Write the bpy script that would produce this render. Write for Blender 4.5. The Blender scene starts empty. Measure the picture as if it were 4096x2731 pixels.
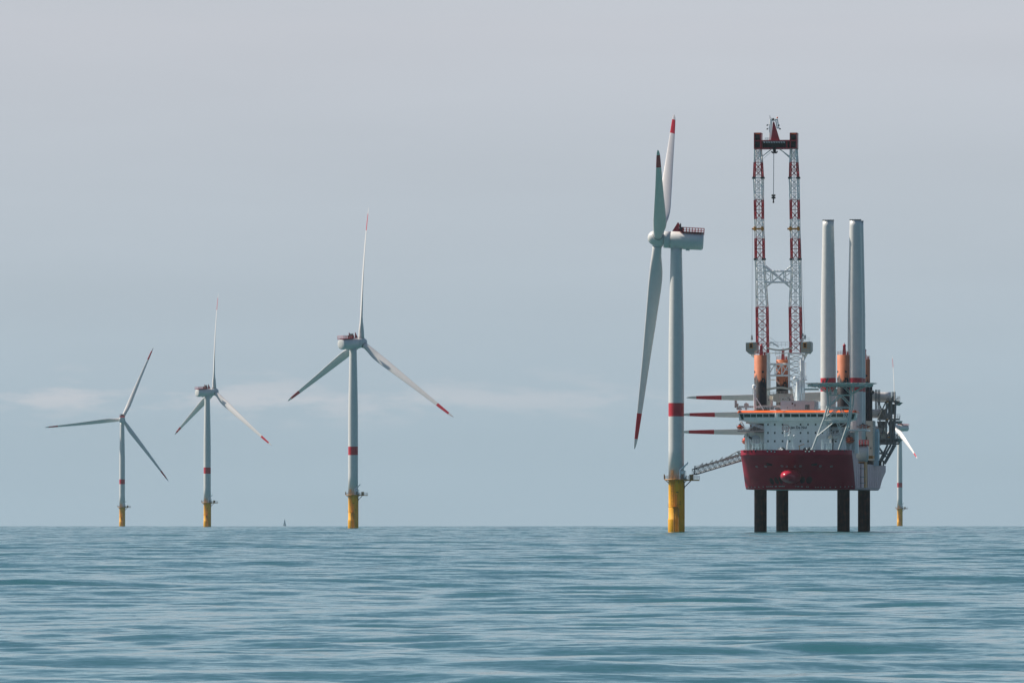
import bpy, math, random
import numpy as np
from mathutils import Vector, Matrix
R = math.radians
random.seed(7)
scene = bpy.context.scene
COL = scene.collection

# ------------------------------------------------------------------ camera
F = 28000.0          # focal length in pixels of the 4096-wide photograph
EYE = 2074.0         # picture row of the eye level
H = 4.6              # eye height above the water, metres
RE = 7.4e6           # earth radius with refraction, metres
cam = bpy.data.cameras.new("camera"); cam.sensor_width = 36.0
cam.lens = F / 4096 * 36.0
cam.shift_y = (EYE - 1365.5) / 4096
cam.clip_start = 1.0; cam.clip_end = 40000.0
co = bpy.data.objects.new("camera", cam); COL.objects.link(co)
co.location = (0, 0, H); co.rotation_euler = (R(90), 0, 0)
scene.camera = co

# ------------------------------------------------------------------ light
SUN_AZ, SUN_EL = -71.0, 44.0       # degrees; azimuth from +Y, towards +X positive
sd = Vector((math.sin(R(SUN_AZ)) * math.cos(R(SUN_EL)), math.cos(R(SUN_AZ)) * math.cos(R(SUN_EL)), math.sin(R(SUN_EL))))
sl = bpy.data.lights.new("sun", 'SUN'); sl.energy = 5.0; sl.angle = R(0.6); sl.color = (1.0, 0.91, 0.79)
so = bpy.data.objects.new("sun", sl); COL.objects.link(so)
so.rotation_euler = sd.to_track_quat('Z', 'Y').to_euler()
so.location = sd * 500

world = bpy.data.worlds.new("World"); scene.world = world; world.use_nodes = True
wn, wl = world.node_tree.nodes, world.node_tree.links
wn.clear()
def wnode(t, **k):
    n = wn.new(t)
    for a, b in k.items(): setattr(n, a, b)
    return n
sky = wnode('ShaderNodeTexSky', sky_type='NISHITA', sun_disc=False, sun_elevation=R(SUN_EL), sun_rotation=R(SUN_AZ), altitude=0, air_density=1.0, dust_density=1.5, ozone_density=2.0)
tc = wnode('ShaderNodeTexCoord')
sep = wnode('ShaderNodeSeparateXYZ'); wl.new(tc.outputs['Generated'], sep.inputs[0])
# thin high veil of cloud that hides the blue low in the sky; fades out overhead
ramp = wnode('ShaderNodeValToRGB')
mr = wnode('ShaderNodeMapRange'); mr.inputs['From Min'].default_value = -0.002; mr.inputs['From Max'].default_value = 0.298
wl.new(sep.outputs['Z'], mr.inputs['Value']); wl.new(mr.outputs[0], ramp.inputs[0])
VEIL = [(0.0, (3.6, 4.75, 5.60)), (0.05, (3.75, 4.80, 5.60)), (0.135, (4.65, 5.30, 5.95)), (0.24, (5.55, 5.80, 6.35)), (0.265, (5.5, 5.85, 6.4)), (0.32, (5.0, 6.4, 7.5)), (1.0, (3.4, 5.5, 7.0))]
els = ramp.color_ramp.elements
els[0].position, els[0].color = VEIL[0][0], tuple(c / 10 for c in VEIL[0][1]) + (1,)
els[1].position, els[1].color = VEIL[-1][0], tuple(c / 10 for c in VEIL[-1][1]) + (1,)
for p, c in VEIL[1:-1]:
    e = els.new(p); e.color = tuple(x / 10 for x in c) + (1,)
# faint low cloud bank and broad unevenness, fixed in direction
mp = wnode('ShaderNodeMapping'); mp.inputs['Scale'].default_value = (70, 70, 330)
wl.new(tc.outputs['Generated'], mp.inputs[0])
nz = wnode('ShaderNodeTexNoise'); nz.inputs['Scale'].default_value = 1.0; nz.inputs['Detail'].default_value = 7.0; nz.inputs['Roughness'].default_value = 0.62
wl.new(mp.outputs[0], nz.inputs['Vector'])
def wmath(op, a, b=None, clamp=False):
    n = wnode('ShaderNodeMath', operation=op, use_clamp=clamp)
    for i, v in enumerate((a, b)):
        if v is None: continue
        if isinstance(v, (int, float)): n.inputs[i].default_value = v
        else: wl.new(v, n.inputs[i])
    return n.outputs[0]
band = wmath('SUBTRACT', 1.0, wmath('ABSOLUTE', wmath('MULTIPLY', wmath('SUBTRACT', sep.outputs['Z'], 0.0172), 180.0)), True)
left = wmath('ADD', 0.6, wmath('MULTIPLY', sep.outputs['X'], -8.0), True)
cl = wmath('MULTIPLY', wmath('SUBTRACT', wmath('ADD', nz.outputs['Fac'], wmath('MULTIPLY', band, 0.20)), 0.585), 6.5, True)
cl = wmath('MULTIPLY', wmath('MULTIPLY', cl, band), wmath('MULTIPLY', left, 0.58))
mp2 = wnode('ShaderNodeMapping'); mp2.inputs['Scale'].default_value = (9, 9, 70)
wl.new(tc.outputs['Generated'], mp2.inputs[0])
nz2 = wnode('ShaderNodeTexNoise'); nz2.inputs['Scale'].default_value = 1.0; nz2.inputs['Detail'].default_value = 4.0
wl.new(mp2.outputs[0], nz2.inputs['Vector'])
soft = wmath('ADD', 0.93, wmath('MULTIPLY', nz2.outputs['Fac'], 0.14))
def wmix(fac, a, b, t='MIX'):
    n = wnode('ShaderNodeMix', data_type='RGBA', blend_type=t)
    if isinstance(fac, (int, float)): n.inputs['Factor'].default_value = fac
    else: wl.new(fac, n.inputs['Factor'])
    for k, v in (('A', a), ('B', b)):
        s = [i for i in n.inputs if i.name == k and i.type == 'RGBA'][0]
        if isinstance(v, tuple): s.default_value = v
        else: wl.new(v, s)
    return [o for o in n.outputs if o.type == 'RGBA'][0]
side = wnode('ShaderNodeMapRange'); side.interpolation_type = 'SMOOTHSTEP'
side.inputs['From Min'].default_value = -0.5; side.inputs['From Max'].default_value = 0.75; side.inputs['To Min'].default_value = 0.16
wl.new(wmath('SUBTRACT', sep.outputs['Y'], wmath('MULTIPLY', sep.outputs['X'], 0.25)), side.inputs['Value'])   # the veil is brightest towards the sun
veil = wmix(cl, ramp.outputs[0], (0.64, 0.63, 0.66, 1))
comb = wnode('ShaderNodeVectorMath', operation='SCALE'); wl.new(veil, comb.inputs[0]); wl.new(soft, comb.inputs['Scale'])
VEIL_GAIN = 10.85
comb2 = wnode('ShaderNodeVectorMath', operation='SCALE'); wl.new(comb.outputs[0], comb2.inputs[0]); wl.new(wmath('MULTIPLY', side.outputs[0], VEIL_GAIN), comb2.inputs['Scale'])
mr2 = wnode('ShaderNodeMapRange'); mr2.inputs['From Min'].default_value = 0.08; mr2.inputs['From Max'].default_value = 0.30
mr2.inputs['To Min'].default_value = 0.97; mr2.inputs['To Max'].default_value = 0.0; mr2.interpolation_type = 'SMOOTHSTEP'
wl.new(sep.outputs['Z'], mr2.inputs['Value'])
bgc = wmix(mr2.outputs[0], sky.outputs[0], comb2.outputs[0])
bg = wnode('ShaderNodeBackground'); bg.inputs['Strength'].default_value = 0.08
wl.new(bgc, bg.inputs[0])
wo = wnode('ShaderNodeOutputWorld'); wl.new(bg.outputs[0], wo.inputs[0])

scene.render.engine = 'CYCLES'
scene.cycles.max_bounces = 6; scene.cycles.volume_bounces = 1; scene.cycles.use_denoising = True
scene.view_settings.view_transform = 'Standard'; scene.view_settings.look = 'None'
scene.view_settings.exposure = 0.2; scene.view_settings.gamma = 1.0

# ------------------------------------------------------------------ helpers
def lin(r, g, b):
    f = lambda c: (c / 255 / 12.92) if c / 255 <= 0.04045 else ((c / 255 + 0.055) / 1.055) ** 2.4
    return (f(r), f(g), f(b))

def paint(name, col, rough=0.45, var=0.10, streak=0.0, streak_col=(0.12, 0.06, 0.03), scale=0.6, metal=0.0):
    """painted or bare metal with uneven tone and, where wanted, rusty or dirty runs down the surface"""
    m = bpy.data.materials.new(name); m.use_nodes = True
    n, l = m.node_tree.nodes, m.node_tree.links
    b = n['Principled BSDF']; b.inputs['Roughness'].default_value = rough; b.inputs['Metallic'].default_value = metal
    t = n.new('ShaderNodeTexCoord')
    a = n.new('ShaderNodeTexNoise'); a.inputs['Scale'].default_value = scale; a.inputs['Detail'].default_value = 6
    l.new(t.outputs['Object'], a.inputs['Vector'])
    r = n.new('ShaderNodeValToRGB')
    r.color_ramp.elements[0].position = 0.3; r.color_ramp.elements[1].position = 0.7
    r.color_ramp.elements[0].color = tuple(c * (1 - var) for c in col) + (1,)
    r.color_ramp.elements[1].color = tuple(min(1, c * (1 + var)) for c in col) + (1,)
    l.new(a.outputs['Fac'], r.inputs[0]); out = r.outputs[0]
    if streak > 0:
        mp = n.new('ShaderNodeMapping'); mp.inputs['Scale'].default_value = (1.6, 1.6, 0.09)
        l.new(t.outputs['Object'], mp.inputs[0])
        s = n.new('ShaderNodeTexNoise'); s.inputs['Scale'].default_value = 1.0; s.inputs['Detail'].default_value = 5
        l.new(mp.outputs[0], s.inputs['Vector'])
        q = n.new('ShaderNodeMapRange'); q.inputs['From Min'].default_value = 0.50; q.inputs['From Max'].default_value = 0.72
        q.inputs['To Max'].default_value = streak
        l.new(s.outputs['Fac'], q.inputs['Value'])
        x = n.new('ShaderNodeMix'); x.data_type = 'RGBA'
        l.new(q.outputs[0], x.inputs['Factor']); l.new(out, x.inputs[6]); x.inputs[7].default_value = tuple(streak_col) + (1,)
        out = x.outputs[2]
    l.new(out, b.inputs['Base Color'])
    return m

M = {}
M['white'] = paint('white_paint', (0.80, 0.83, 0.84), 0.4, 0.04, 0.22, (0.42, 0.36, 0.30))
M['turbine'] = paint('turbine_grey_paint', (0.66, 0.66, 0.64), 0.32, 0.035, 0.10, (0.42, 0.42, 0.40))
M['blade'] = paint('blade_grey_paint', (0.68, 0.66, 0.645), 0.38, 0.03)
M['red'] = paint('signal_red_paint', (0.50, 0.018, 0.035), 0.38, 0.08)
M['railred'] = paint('platform_red_paint', (0.50, 0.022, 0.04), 0.45, 0.12)
M['yellow'] = paint('yellow_paint', (0.95, 0.45, 0.010), 0.42, 0.08, 0.28, (0.46, 0.17, 0.02))
M['ochre'] = paint('weathered_yellow_paint', (0.50, 0.22, 0.03), 0.55, 0.2, 0.3)
M['galv'] = paint('galvanised_steel', (0.30, 0.33, 0.34), 0.5, 0.12)
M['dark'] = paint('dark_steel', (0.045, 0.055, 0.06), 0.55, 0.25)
M['rack'] = paint('rack_grey_steel', (0.20, 0.225, 0.23), 0.55, 0.25, 0.4, (0.14, 0.09, 0.05))
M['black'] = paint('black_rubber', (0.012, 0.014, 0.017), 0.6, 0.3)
M['hullred'] = paint('hull_red_paint', (0.37, 0.009, 0.037), 0.34, 0.10, 0.12, (0.22, 0.04, 0.06), 0.25)
M['bulbred'] = paint('sunlit_bulb_red', (0.46, 0.014, 0.040), 0.28, 0.06)  # hull red made brighter so the bulb looks more sunlit
M['hulldark'] = paint('tunnel_shade_maroon', (0.05, 0.005, 0.016), 0.7, 0.2)  # shade of the tunnel mouths, put into the colour
M['mark'] = paint('hull_mark_grey', (0.42, 0.44, 0.46), 0.6, 0.1)
M['hullside'] = paint('scraped_hull_paint', (0.63, 0.43, 0.46), 0.55, 0.10, 0.55, (0.24, 0.13, 0.16), 0.5)
M['bottom'] = paint('hull_bottom_grey', (0.33, 0.37, 0.40), 0.5, 0.08)
M['foredeck'] = paint('foredeck_bounce_paint', (0.30, 0.46, 0.50), 0.7, 0.1)  # unseen deck, colour set for the light it bounces onto the block front
M['orange'] = paint('signal_orange_paint', (0.82, 0.135, 0.012), 0.45, 0.06)
M['boat'] = paint('lifeboat_orange', (0.72, 0.10, 0.03), 0.35, 0.08)
M['pink'] = paint('faded_pinkish_paint', (0.52, 0.40, 0.38), 0.55, 0.10, 0.4)
M['house'] = paint('pale_green_grey_paint', (0.52, 0.67, 0.72), 0.5, 0.06)
M['housegrey'] = paint('grey_green_cladding', (0.27, 0.32, 0.31), 0.5, 0.1, 0.3, (0.3, 0.2, 0.12))
M['gangsteel'] = paint('gangway_grey_steel', (0.13, 0.15, 0.16), 0.5, 0.2)
M['cranewhite'] = paint('crane_white_paint', (0.80, 0.82, 0.82), 0.42, 0.08, 0.2, (0.35, 0.30, 0.26))
M['cranered'] = paint('crane_red_paint', (0.40, 0.02, 0.035), 0.42, 0.12)
M['helideck'] = paint('helideck_green_grey', (0.55, 0.60, 0.60), 0.5, 0.08)
M['glass'] = paint('window_glass', (0.012, 0.045, 0.05), 0.06, 0.3, scale=0.5)
M['port'] = paint('porthole_glass', (0.02, 0.03, 0.035), 0.15, 0.3)
M['ink'] = paint('lettering_navy', (0.012, 0.02, 0.04), 0.5, 0.02)
M['inkgrey'] = paint('lettering_grey', (0.38, 0.41, 0.43), 0.5, 0.02)
M['inkred'] = paint('lettering_red', (0.30, 0.02, 0.04), 0.5, 0.02)
M['sail'] = paint('sail_cloth', (0.86, 0.86, 0.84), 0.7, 0.03)
M['beige'] = paint('beige_paint', (0.50, 0.47, 0.41), 0.5, 0.06, 0.3, (0.3, 0.24, 0.18))

def leg_material():
    m = bpy.data.materials.new('leg_paint_and_rust'); m.use_nodes = True
    n, l = m.node_tree.nodes, m.node_tree.links; b = n['Principled BSDF']; b.inputs['Roughness'].default_value = 0.6; b.inputs['Specular IOR Level'].default_value = 0.2
    t = n.new('ShaderNodeTexCoord'); s = n.new('ShaderNodeSeparateXYZ'); l.new(t.outputs['Object'], s.inputs[0])
    mp = n.new('ShaderNodeMapping'); mp.inputs['Scale'].default_value = (2.6, 2.6, 0.10); l.new(t.outputs['Object'], mp.inputs[0])
    a = n.new('ShaderNodeTexNoise'); a.inputs['Scale'].default_value = 1.0; a.inputs['Detail'].default_value = 6; l.new(mp.outputs[0], a.inputs['Vector'])
    g = n.new('ShaderNodeTexNoise'); g.inputs['Scale'].default_value = 0.5; g.inputs['Detail'].default_value = 8; l.new(t.outputs['Object'], g.inputs['Vector'])
    def mth(op, x, y, c=False):
        k = n.new('ShaderNodeMath'); k.operation = op; k.use_clamp = c
        for i, v in enumerate((x, y)):
            if isinstance(v, (int, float)): k.inputs[i].default_value = v
            else: l.new(v, k.inputs[i])
        return k.outputs[0]
    # painted orange above about 46 m with a ragged scraped edge, bare rusty steel below
    edge = mth('MULTIPLY', mth('ADD', mth('SUBTRACT', s.outputs['Z'], 54.3), mth('MULTIPLY', a.outputs['Fac'], -12.0)), 1.0)
    edge = mth('ADD', mth('MULTIPLY', edge, 1.2), 7.0, True)
    r1 = n.new('ShaderNodeValToRGB'); e = r1.color_ramp.elements
    e[0].position, e[0].color = 0.50, (0.008, 0.011, 0.018, 1); e[1].position, e[1].color = 0.76, (0.13, 0.040, 0.026, 1)
    l.new(mth('ADD', mth('MULTIPLY', a.outputs['Fac'], 0.55), mth('MULTIPLY', g.outputs['Fac'], 0.45)), r1.inputs[0])
    r2 = n.new('ShaderNodeValToRGB'); e = r2.color_ramp.elements
    e[0].position, e[0].color = 0.3, (0.52, 0.165, 0.08, 1); e[1].position, e[1].color = 0.7, (0.62, 0.215, 0.11, 1)
    l.new(g.outputs['Fac'], r2.inputs[0])
    # the lower half has more bare rust than the half that stays inside the hull
    low = n.new('ShaderNodeMapRange'); low.inputs['From Min'].default_value = 15.5; low.inputs['From Max'].default_value = 14.5
    low.inputs['To Max'].default_value = 0.22; l.new(s.outputs['Z'], low.inputs['Value'])
    x0 = n.new('ShaderNodeMix'); x0.data_type = 'RGBA'; l.new(mth('MULTIPLY', low.outputs[0], g.outputs['Fac']), x0.inputs['Factor'])
    l.new(r1.outputs[0], x0.inputs[6]); x0.inputs[7].default_value = (0.16, 0.05, 0.03, 1)
    x = n.new('ShaderNodeMix'); x.data_type = 'RGBA'; l.new(edge, x.inputs['Factor']); l.new(x0.outputs[2], x.inputs[6]); l.new(r2.outputs[0], x.inputs[7])
    l.new(x.outputs[2], b.inputs['Base Color'])
    return m
M['leg'] = leg_material()

for k_ in ('hullred', 'black', 'dark'): M[k_].node_tree.nodes['Principled BSDF'].inputs['Specular IOR Level'].default_value = 0.25

class MB:
    def __init__(s): s.v = []; s.f = []; s.mi = []; s.m = 0; s.sm = []; s.smooth = False
    def add(s, vs, fs):
        b = len(s.v); s.v += [tuple(p) for p in vs]
        for f in fs: s.f.append(tuple(b + i for i in f)); s.mi.append(s.m); s.sm.append(s.smooth)
    def box(s, a, b):
        (x0, y0, z0), (x1, y1, z1) = [tuple(min(p, q) for p, q in zip(a, b)), tuple(max(p, q) for p, q in zip(a, b))]
        s.add([(x0,y0,z0),(x1,y0,z0),(x1,y1,z0),(x0,y1,z0),(x0,y0,z1),(x1,y0,z1),(x1,y1,z1),(x0,y1,z1)],
              [(0,3,2,1),(4,5,6,7),(0,1,5,4),(1,2,6,5),(2,3,7,6),(3,0,4,7)])
    def hexa(s, q0, q1):     # two quads (same winding), joined
        s.add(list(q0) + list(q1), [(3,2,1,0),(4,5,6,7),(0,1,5,4),(1,2,6,5),(2,3,7,6),(3,0,4,7)])
    def cyl(s, a, b, r0, r1=None, n=8, cap=True, smooth=True):
        r1 = r0 if r1 is None else r1
        a, b = Vector(a), Vector(b); d = (b - a)
        if d.length < 1e-6: return
        d.normalize(); u = d.orthogonal().normalized(); w = d.cross(u)
        ring = lambda c, r: [c + u * (r * math.cos(2*math.pi*i/n)) + w * (r * math.sin(2*math.pi*i/n)) for i in range(n)]
        vs = ring(a, r0) + ring(b, r1)
        k = s.smooth; s.smooth = smooth and n > 6
        s.add(vs, [(i, (i+1) % n, n + (i+1) % n, n + i) for i in range(n)])
        s.smooth = False
        if cap: s.add(ring(a, r0), [tuple(range(n-1, -1, -1))]); s.add(ring(b, r1), [tuple(range(n))])
        s.smooth = k
    def tube(s, pts, r, n=6):
        for p, q in zip(pts[:-1], pts[1:]): s.cyl(p, q, r, n=n)
    def lathe(s, prof, n=32, axis='z', c=(0,0,0), caps=True, mats=None):
        """prof: list of (radius, height)"""
        vs = []
        for r, h in prof:
            for i in range(n):
                t = 2*math.pi*i/n
                p = (r*math.cos(t), r*math.sin(t), h) if axis == 'z' else ((h, r*math.cos(t), r*math.sin(t)) if axis == 'x' else (r*math.sin(t), h, r*math.cos(t)))
                vs.append(tuple(p[k] + c[k] for k in range(3)))
        b = len(s.v); s.v += vs
        for j in range(len(prof)-1):
            for i in range(n):
                s.f.append((b+j*n+i, b+j*n+(i+1) % n, b+(j+1)*n+(i+1) % n, b+(j+1)*n+i)); s.mi.append(mats[j] if mats else s.m); s.sm.append(True)
        if caps:
            s.f.append(tuple(b+i for i in range(n-1, -1, -1))); s.mi.append(mats[0] if mats else s.m); s.sm.append(False)
            k = b+(len(prof)-1)*n
            s.f.append(tuple(k+i for i in range(n))); s.mi.append(mats[-1] if mats else s.m); s.sm.append(False)
    def prism(s, poly, d):   # poly: list of 3-D points, extruded by vector d
        n = len(poly); d = Vector(d)
        s.add([Vector(p) for p in poly] + [Vector(p) + d for p in poly],
              [tuple(range(n-1, -1, -1)), tuple(range(n, 2*n))] + [(i, (i+1) % n, n+(i+1) % n, n+i) for i in range(n)])
    def sphere(s, c, r, n=14, sz=1.0):
        prof = [(max(1e-3, r*math.sin(math.pi*i/8)), -r*sz*math.cos(math.pi*i/8)) for i in range(9)]
        s.lathe(prof, n, c=c, caps=False)
    def rail(s, pts, h=1.1, r=0.045, step=1.6, rows=3):
        for p, q in zip(pts[:-1], pts[1:]):
            p, q = Vector(p), Vector(q); k = max(1, int((q-p).length/step))
            for i in range(k+1):
                a = p.lerp(q, i/k); s.cyl(a, a + Vector((0,0,h)), r, n=4, cap=False)
            for j in range(1, rows+1):
                o = Vector((0,0,h*j/rows)); s.cyl(p+o, q+o, r, n=4, cap=False)
    def truss(s, rings, rc, rd, mats=None):
        """lattice between successive rings of corner points"""
        for j in range(len(rings)-1):
            if mats: s.m = mats[j]
            A, B = rings[j], rings[j+1]; n = len(A)
            for i in range(n):
                k = (i+1) % n
                s.cyl(A[i], B[i], rc, n=6, cap=False)
                s.cyl(A[i], A[k], rd, n=4, cap=False)
                (s.cyl(A[i], B[k], rd, n=4, cap=False) if j % 2 == 0 else s.cyl(A[k], B[i], rd, n=4, cap=False))
        A = rings[-1]
        for i in range(len(A)): s.cyl(A[i], A[(i+1) % len(A)], rd, n=4, cap=False)
    def mesh(s, name, mats):
        me = bpy.data.meshes.new(name); me.from_pydata(s.v, [], s.f)
        for m in (mats if isinstance(mats, (list, tuple)) else [mats]): me.materials.append(M[m] if isinstance(m, str) else m)
        me.polygons.foreach_set('material_index', s.mi); me.polygons.foreach_set('use_smooth', s.sm)
        me.update(); return me
    def build(s, name, mats, parent=None, label=None):
        return link(name, s.mesh(name, mats), parent, label)

def link(name, me, parent=None, label=None, mat=None):
    o = bpy.data.objects.new(name, me); COL.objects.link(o)
    if parent is not None: o.parent = parent
    if mat is not None: o.matrix_local = mat
    if label: o['label'] = label
    return o
def empty(name, loc, rz=0.0, parent=None):
    o = bpy.data.objects.new(name, None); COL.objects.link(o); o.empty_display_size = 2
    o.location = loc; o.rotation_euler = (0, 0, rz)
    if parent: o.parent = parent
    return o
def tag(o, label, cat, group=None):
    o['label'] = label; o['category'] = cat
    if group: o['group'] = group
    return o
def drop(x, y): return -(x*x + y*y) / (2*RE)

# ------------------------------------------------------------------ water
def make_water():
    rng = np.random.default_rng(11)
    rs = [12.0]
    while rs[-1] < 15500:
        r = rs[-1]
        rs.append(r + (0.6 if r < 140 else (0.0016*r if r < 1500 else (2.4 if r < 4200 else (0.00058*r if r < 8900 else 0.02*r)))))
    rs = np.array(rs); dr = np.gradient(rs)
    fine = np.linspace(-8, 8, 501); coarse = np.arange(8, 352, 8.0)[1:]
    th = np.radians(np.concatenate([fine, coarse])); nt = len(th)
    T, Rr = np.meshgrid(th, rs); DR = np.repeat(dr[:, None], nt, 1)
    X = Rr*np.sin(T); Y = Rr*np.cos(T); Z = -Rr**2/(2*RE)
    sp = np.maximum(DR, 0.0006*Rr)
    nw = 96
    lam = np.exp(rng.uniform(np.log(1.1), np.log(42.0), nw))
    ang = rng.normal(0.05, 1.0, nw)*np.interp(lam, [1.5, 5, 14], [0.6, 0.42, 0.24])
    ph = rng.uniform(0, 2*np.pi, nw)
    nw2 = 12
    lam = np.append(lam, rng.uniform(50, 150, nw2)); ang = np.append(ang, rng.normal(0.1, 0.7, nw2)); ph = np.append(ph, rng.uniform(0, 6.28, nw2))
    slope = 0.0157*np.where(lam > 45, 0.36, 1.0)*np.where(lam > 14, 0.60, 1.0)*np.interp(lam, [1.1, 2.0, 4.0], [0.25, 0.45, 1.0])
    # slow patches of calmer and rougher water
    patch = np.ones_like(X)
    for L, a in ((120, 0.9), (75, 2.2), (190, -0.5), (48, 0.2)):
        patch += 0.16*np.sin(2*np.pi/L*(X*np.sin(a)+Y*np.cos(a)) + rng.uniform(0, 6))
    dz = np.zeros_like(X); lost = np.zeros_like(X)
    for l, a, p, s in zip(lam, ang, ph, slope):
        k = 2*np.pi/l; amp = s/k
        fade = np.clip((l/2.6 - sp)/(l/5.2), 0, 1)
        lost += 0.5*s*s*(1-fade*fade)
        q = k*(X*np.sin(a) + Y*np.cos(a)) + p
        dz += amp*fade*(np.sin(q) + 0.11*np.sin(2*q + np.pi/2))*(patch if l < 9 else 1.0)
    fine_mask = np.clip((np.radians(8.6) - np.abs((T+np.pi) % (2*np.pi)-np.pi))/np.radians(0.6), 0, 1)
    Z = Z + dz*fine_mask
    nr = len(rs)
    V = np.empty((nr*nt+1, 3), np.float32)
    V[:-1, 0] = X.ravel(); V[:-1, 1] = Y.ravel(); V[:-1, 2] = Z.ravel(); V[-1] = 0
    i = np.arange(nr-1)[:, None]*nt; j = np.arange(nt)[None, :]; jn = (j+1) % nt
    Q = np.stack([i+j, i+jn, i+nt+jn, i+nt+j], -1).reshape(-1, 4)[:, ::-1]
    J = np.arange(nt); Tt = np.stack([np.full(nt, nr*nt), (J+1) % nt, J], 1)[:, ::-1]
    me = bpy.data.meshes.new('water')
    me.vertices.add(len(V)); me.vertices.foreach_set('co', V.ravel())
    nl = Q.size + Tt.size
    me.loops.add(nl); me.loops.foreach_set('vertex_index', np.concatenate([Q.ravel(), Tt.ravel()]).astype(np.int32))
    me.polygons.add(len(Q)+len(Tt))
    me.polygons.foreach_set('loop_start', np.concatenate([np.arange(len(Q))*4, Q.size + np.arange(len(Tt))*3]).astype(np.int32))
    me.polygons.foreach_set('use_smooth', np.ones(len(Q)+len(Tt), bool))
    me.update(calc_edges=True); me.validate()
    at = me.attributes.new('lost_slope', 'FLOAT', 'POINT'); at.data.foreach_set('value', np.append(np.sqrt(lost).ravel(), 0.1).astype(np.float32))
    m = bpy.data.materials.new('sea_water'); m.use_nodes = True
    n, l = m.node_tree.nodes, m.node_tree.links; b = n['Principled BSDF']
    b.inputs['Base Color'].default_value = (0.024, 0.112, 0.126, 1); b.inputs['Roughness'].default_value = 0.10; b.inputs['IOR'].default_value = 1.33
    # ripples too small for the mesh: tilt the normal directly, so that they still act far away
    t = n.new('ShaderNodeTexCoord'); g = n.new('ShaderNodeNewGeometry')
    acc_ = g.outputs['Normal']
    ls = n.new('ShaderNodeAttribute'); ls.attribute_name = 'lost_slope'
    for sc, amp in (((0.5, 1.5, 1.0), 0.25), ((2.0, 4.5, 1.0), 0.20), ((0.10, 0.32, 1.0), 14.0)):
        mp = n.new('ShaderNodeMapping'); mp.inputs['Scale'].default_value = sc; l.new(t.outputs['Object'], mp.inputs[0])
        a = n.new('ShaderNodeTexNoise'); a.inputs['Scale'].default_value = 1.0; a.inputs['Detail'].default_value = 3; a.inputs['Roughness'].default_value = 0.55
        l.new(mp.outputs[0], a.inputs['Vector'])
        su = n.new('ShaderNodeVectorMath'); su.operation = 'SUBTRACT'; l.new(a.outputs['Color'], su.inputs[0]); su.inputs[1].default_value = (0.5, 0.5, 0.5)
        mu = n.new('ShaderNodeVectorMath'); mu.operation = 'MULTIPLY'; l.new(su.outputs[0], mu.inputs[0]); mu.inputs[1].default_value = (amp*0.7, amp, 0)
        if amp > 2:      # waves too long for a ripple but too short for the far mesh
            sm = n.new('ShaderNodeVectorMath'); sm.operation = 'SCALE'; l.new(mu.outputs[0], sm.inputs[0]); l.new(ls.outputs['Fac'], sm.inputs['Scale'])
            # facets that lean away are hidden behind crests at this grazing angle: count them as leaning to the eye
            dt = n.new('ShaderNodeVectorMath'); dt.operation = 'DOT_PRODUCT'; l.new(sm.outputs[0], dt.inputs[0]); l.new(g.outputs['Incoming'], dt.inputs[1])
            sg = n.new('ShaderNodeMath'); sg.operation = 'SIGN'; l.new(dt.outputs['Value'], sg.inputs[0])
            mu = n.new('ShaderNodeVectorMath'); mu.operation = 'SCALE'; l.new(sm.outputs[0], mu.inputs[0]); l.new(sg.outputs[0], mu.inputs['Scale'])
        ad = n.new('ShaderNodeVectorMath'); ad.operation = 'ADD'; l.new(acc_, ad.inputs[0]); l.new(mu.outputs[0], ad.inputs[1]); acc_ = ad.outputs[0]
    no = n.new('ShaderNodeVectorMath'); no.operation = 'NORMALIZE'; l.new(acc_, no.inputs[0]); l.new(no.outputs[0], b.inputs['Normal'])
    me.materials.append(m)
    o = link('water', me); o['kind'] = 'structure'
    return o
make_water()

# ------------------------------------------------------------------ wind turbines
TOWER_PROF = [(2.82, 19.4), (2.80, 30.0), (2.80, 41.9), (2.80, 46.7), (2.78, 60.0), (2.72, 70.0), (2.40, 86.0), (2.08, 100.5), (2.05, 102.6)]
TOWER_MATS = [0, 0, 1, 0, 0, 0, 0, 0]
def tower_mesh(z0=0.0, k=1.0, lip=False):
    b = MB()
    prof, mats = [], []
    for j, (r, z) in enumerate(TOWER_PROF): prof.append((r, (z-19.4)*k+z0))
    b.lathe(prof, 64, mats=TOWER_MATS, caps=True)
    # shallow flange joints between the rolled cans
    for z in (33.0, 56.5, 70.0, 84.0, 94.0):
        r = np.interp(z, [p[1] for p in TOWER_PROF], [p[0] for p in TOWER_PROF])
        b.lathe([(r+0.0, (z-19.4)*k+z0-0.07), (r+0.025, (z-19.4)*k+z0-0.05), (r+0.025, (z-19.4)*k+z0+0.05), (r, (z-19.4)*k+z0+0.07)], 64, caps=False)
    if lip:
        b.m = 2
        t = (102.6-19.4)*k+z0
        b.lathe([(2.0, t+0.01), (2.17, t+0.02), (2.17, t+0.22), (2.0, t+0.23)], 48)
        for i in range(14):
            a = i*2*math.pi/14+random.random()*0.2; b.cyl((1.95*math.cos(a), 1.95*math.sin(a), t+0.2), (1.95*math.cos(a), 1.95*math.sin(a), t+0.32+0.15*random.random()), 0.07, n=4)
    return b.mesh('tower', ['turbine', 'red', 'dark'])

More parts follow.
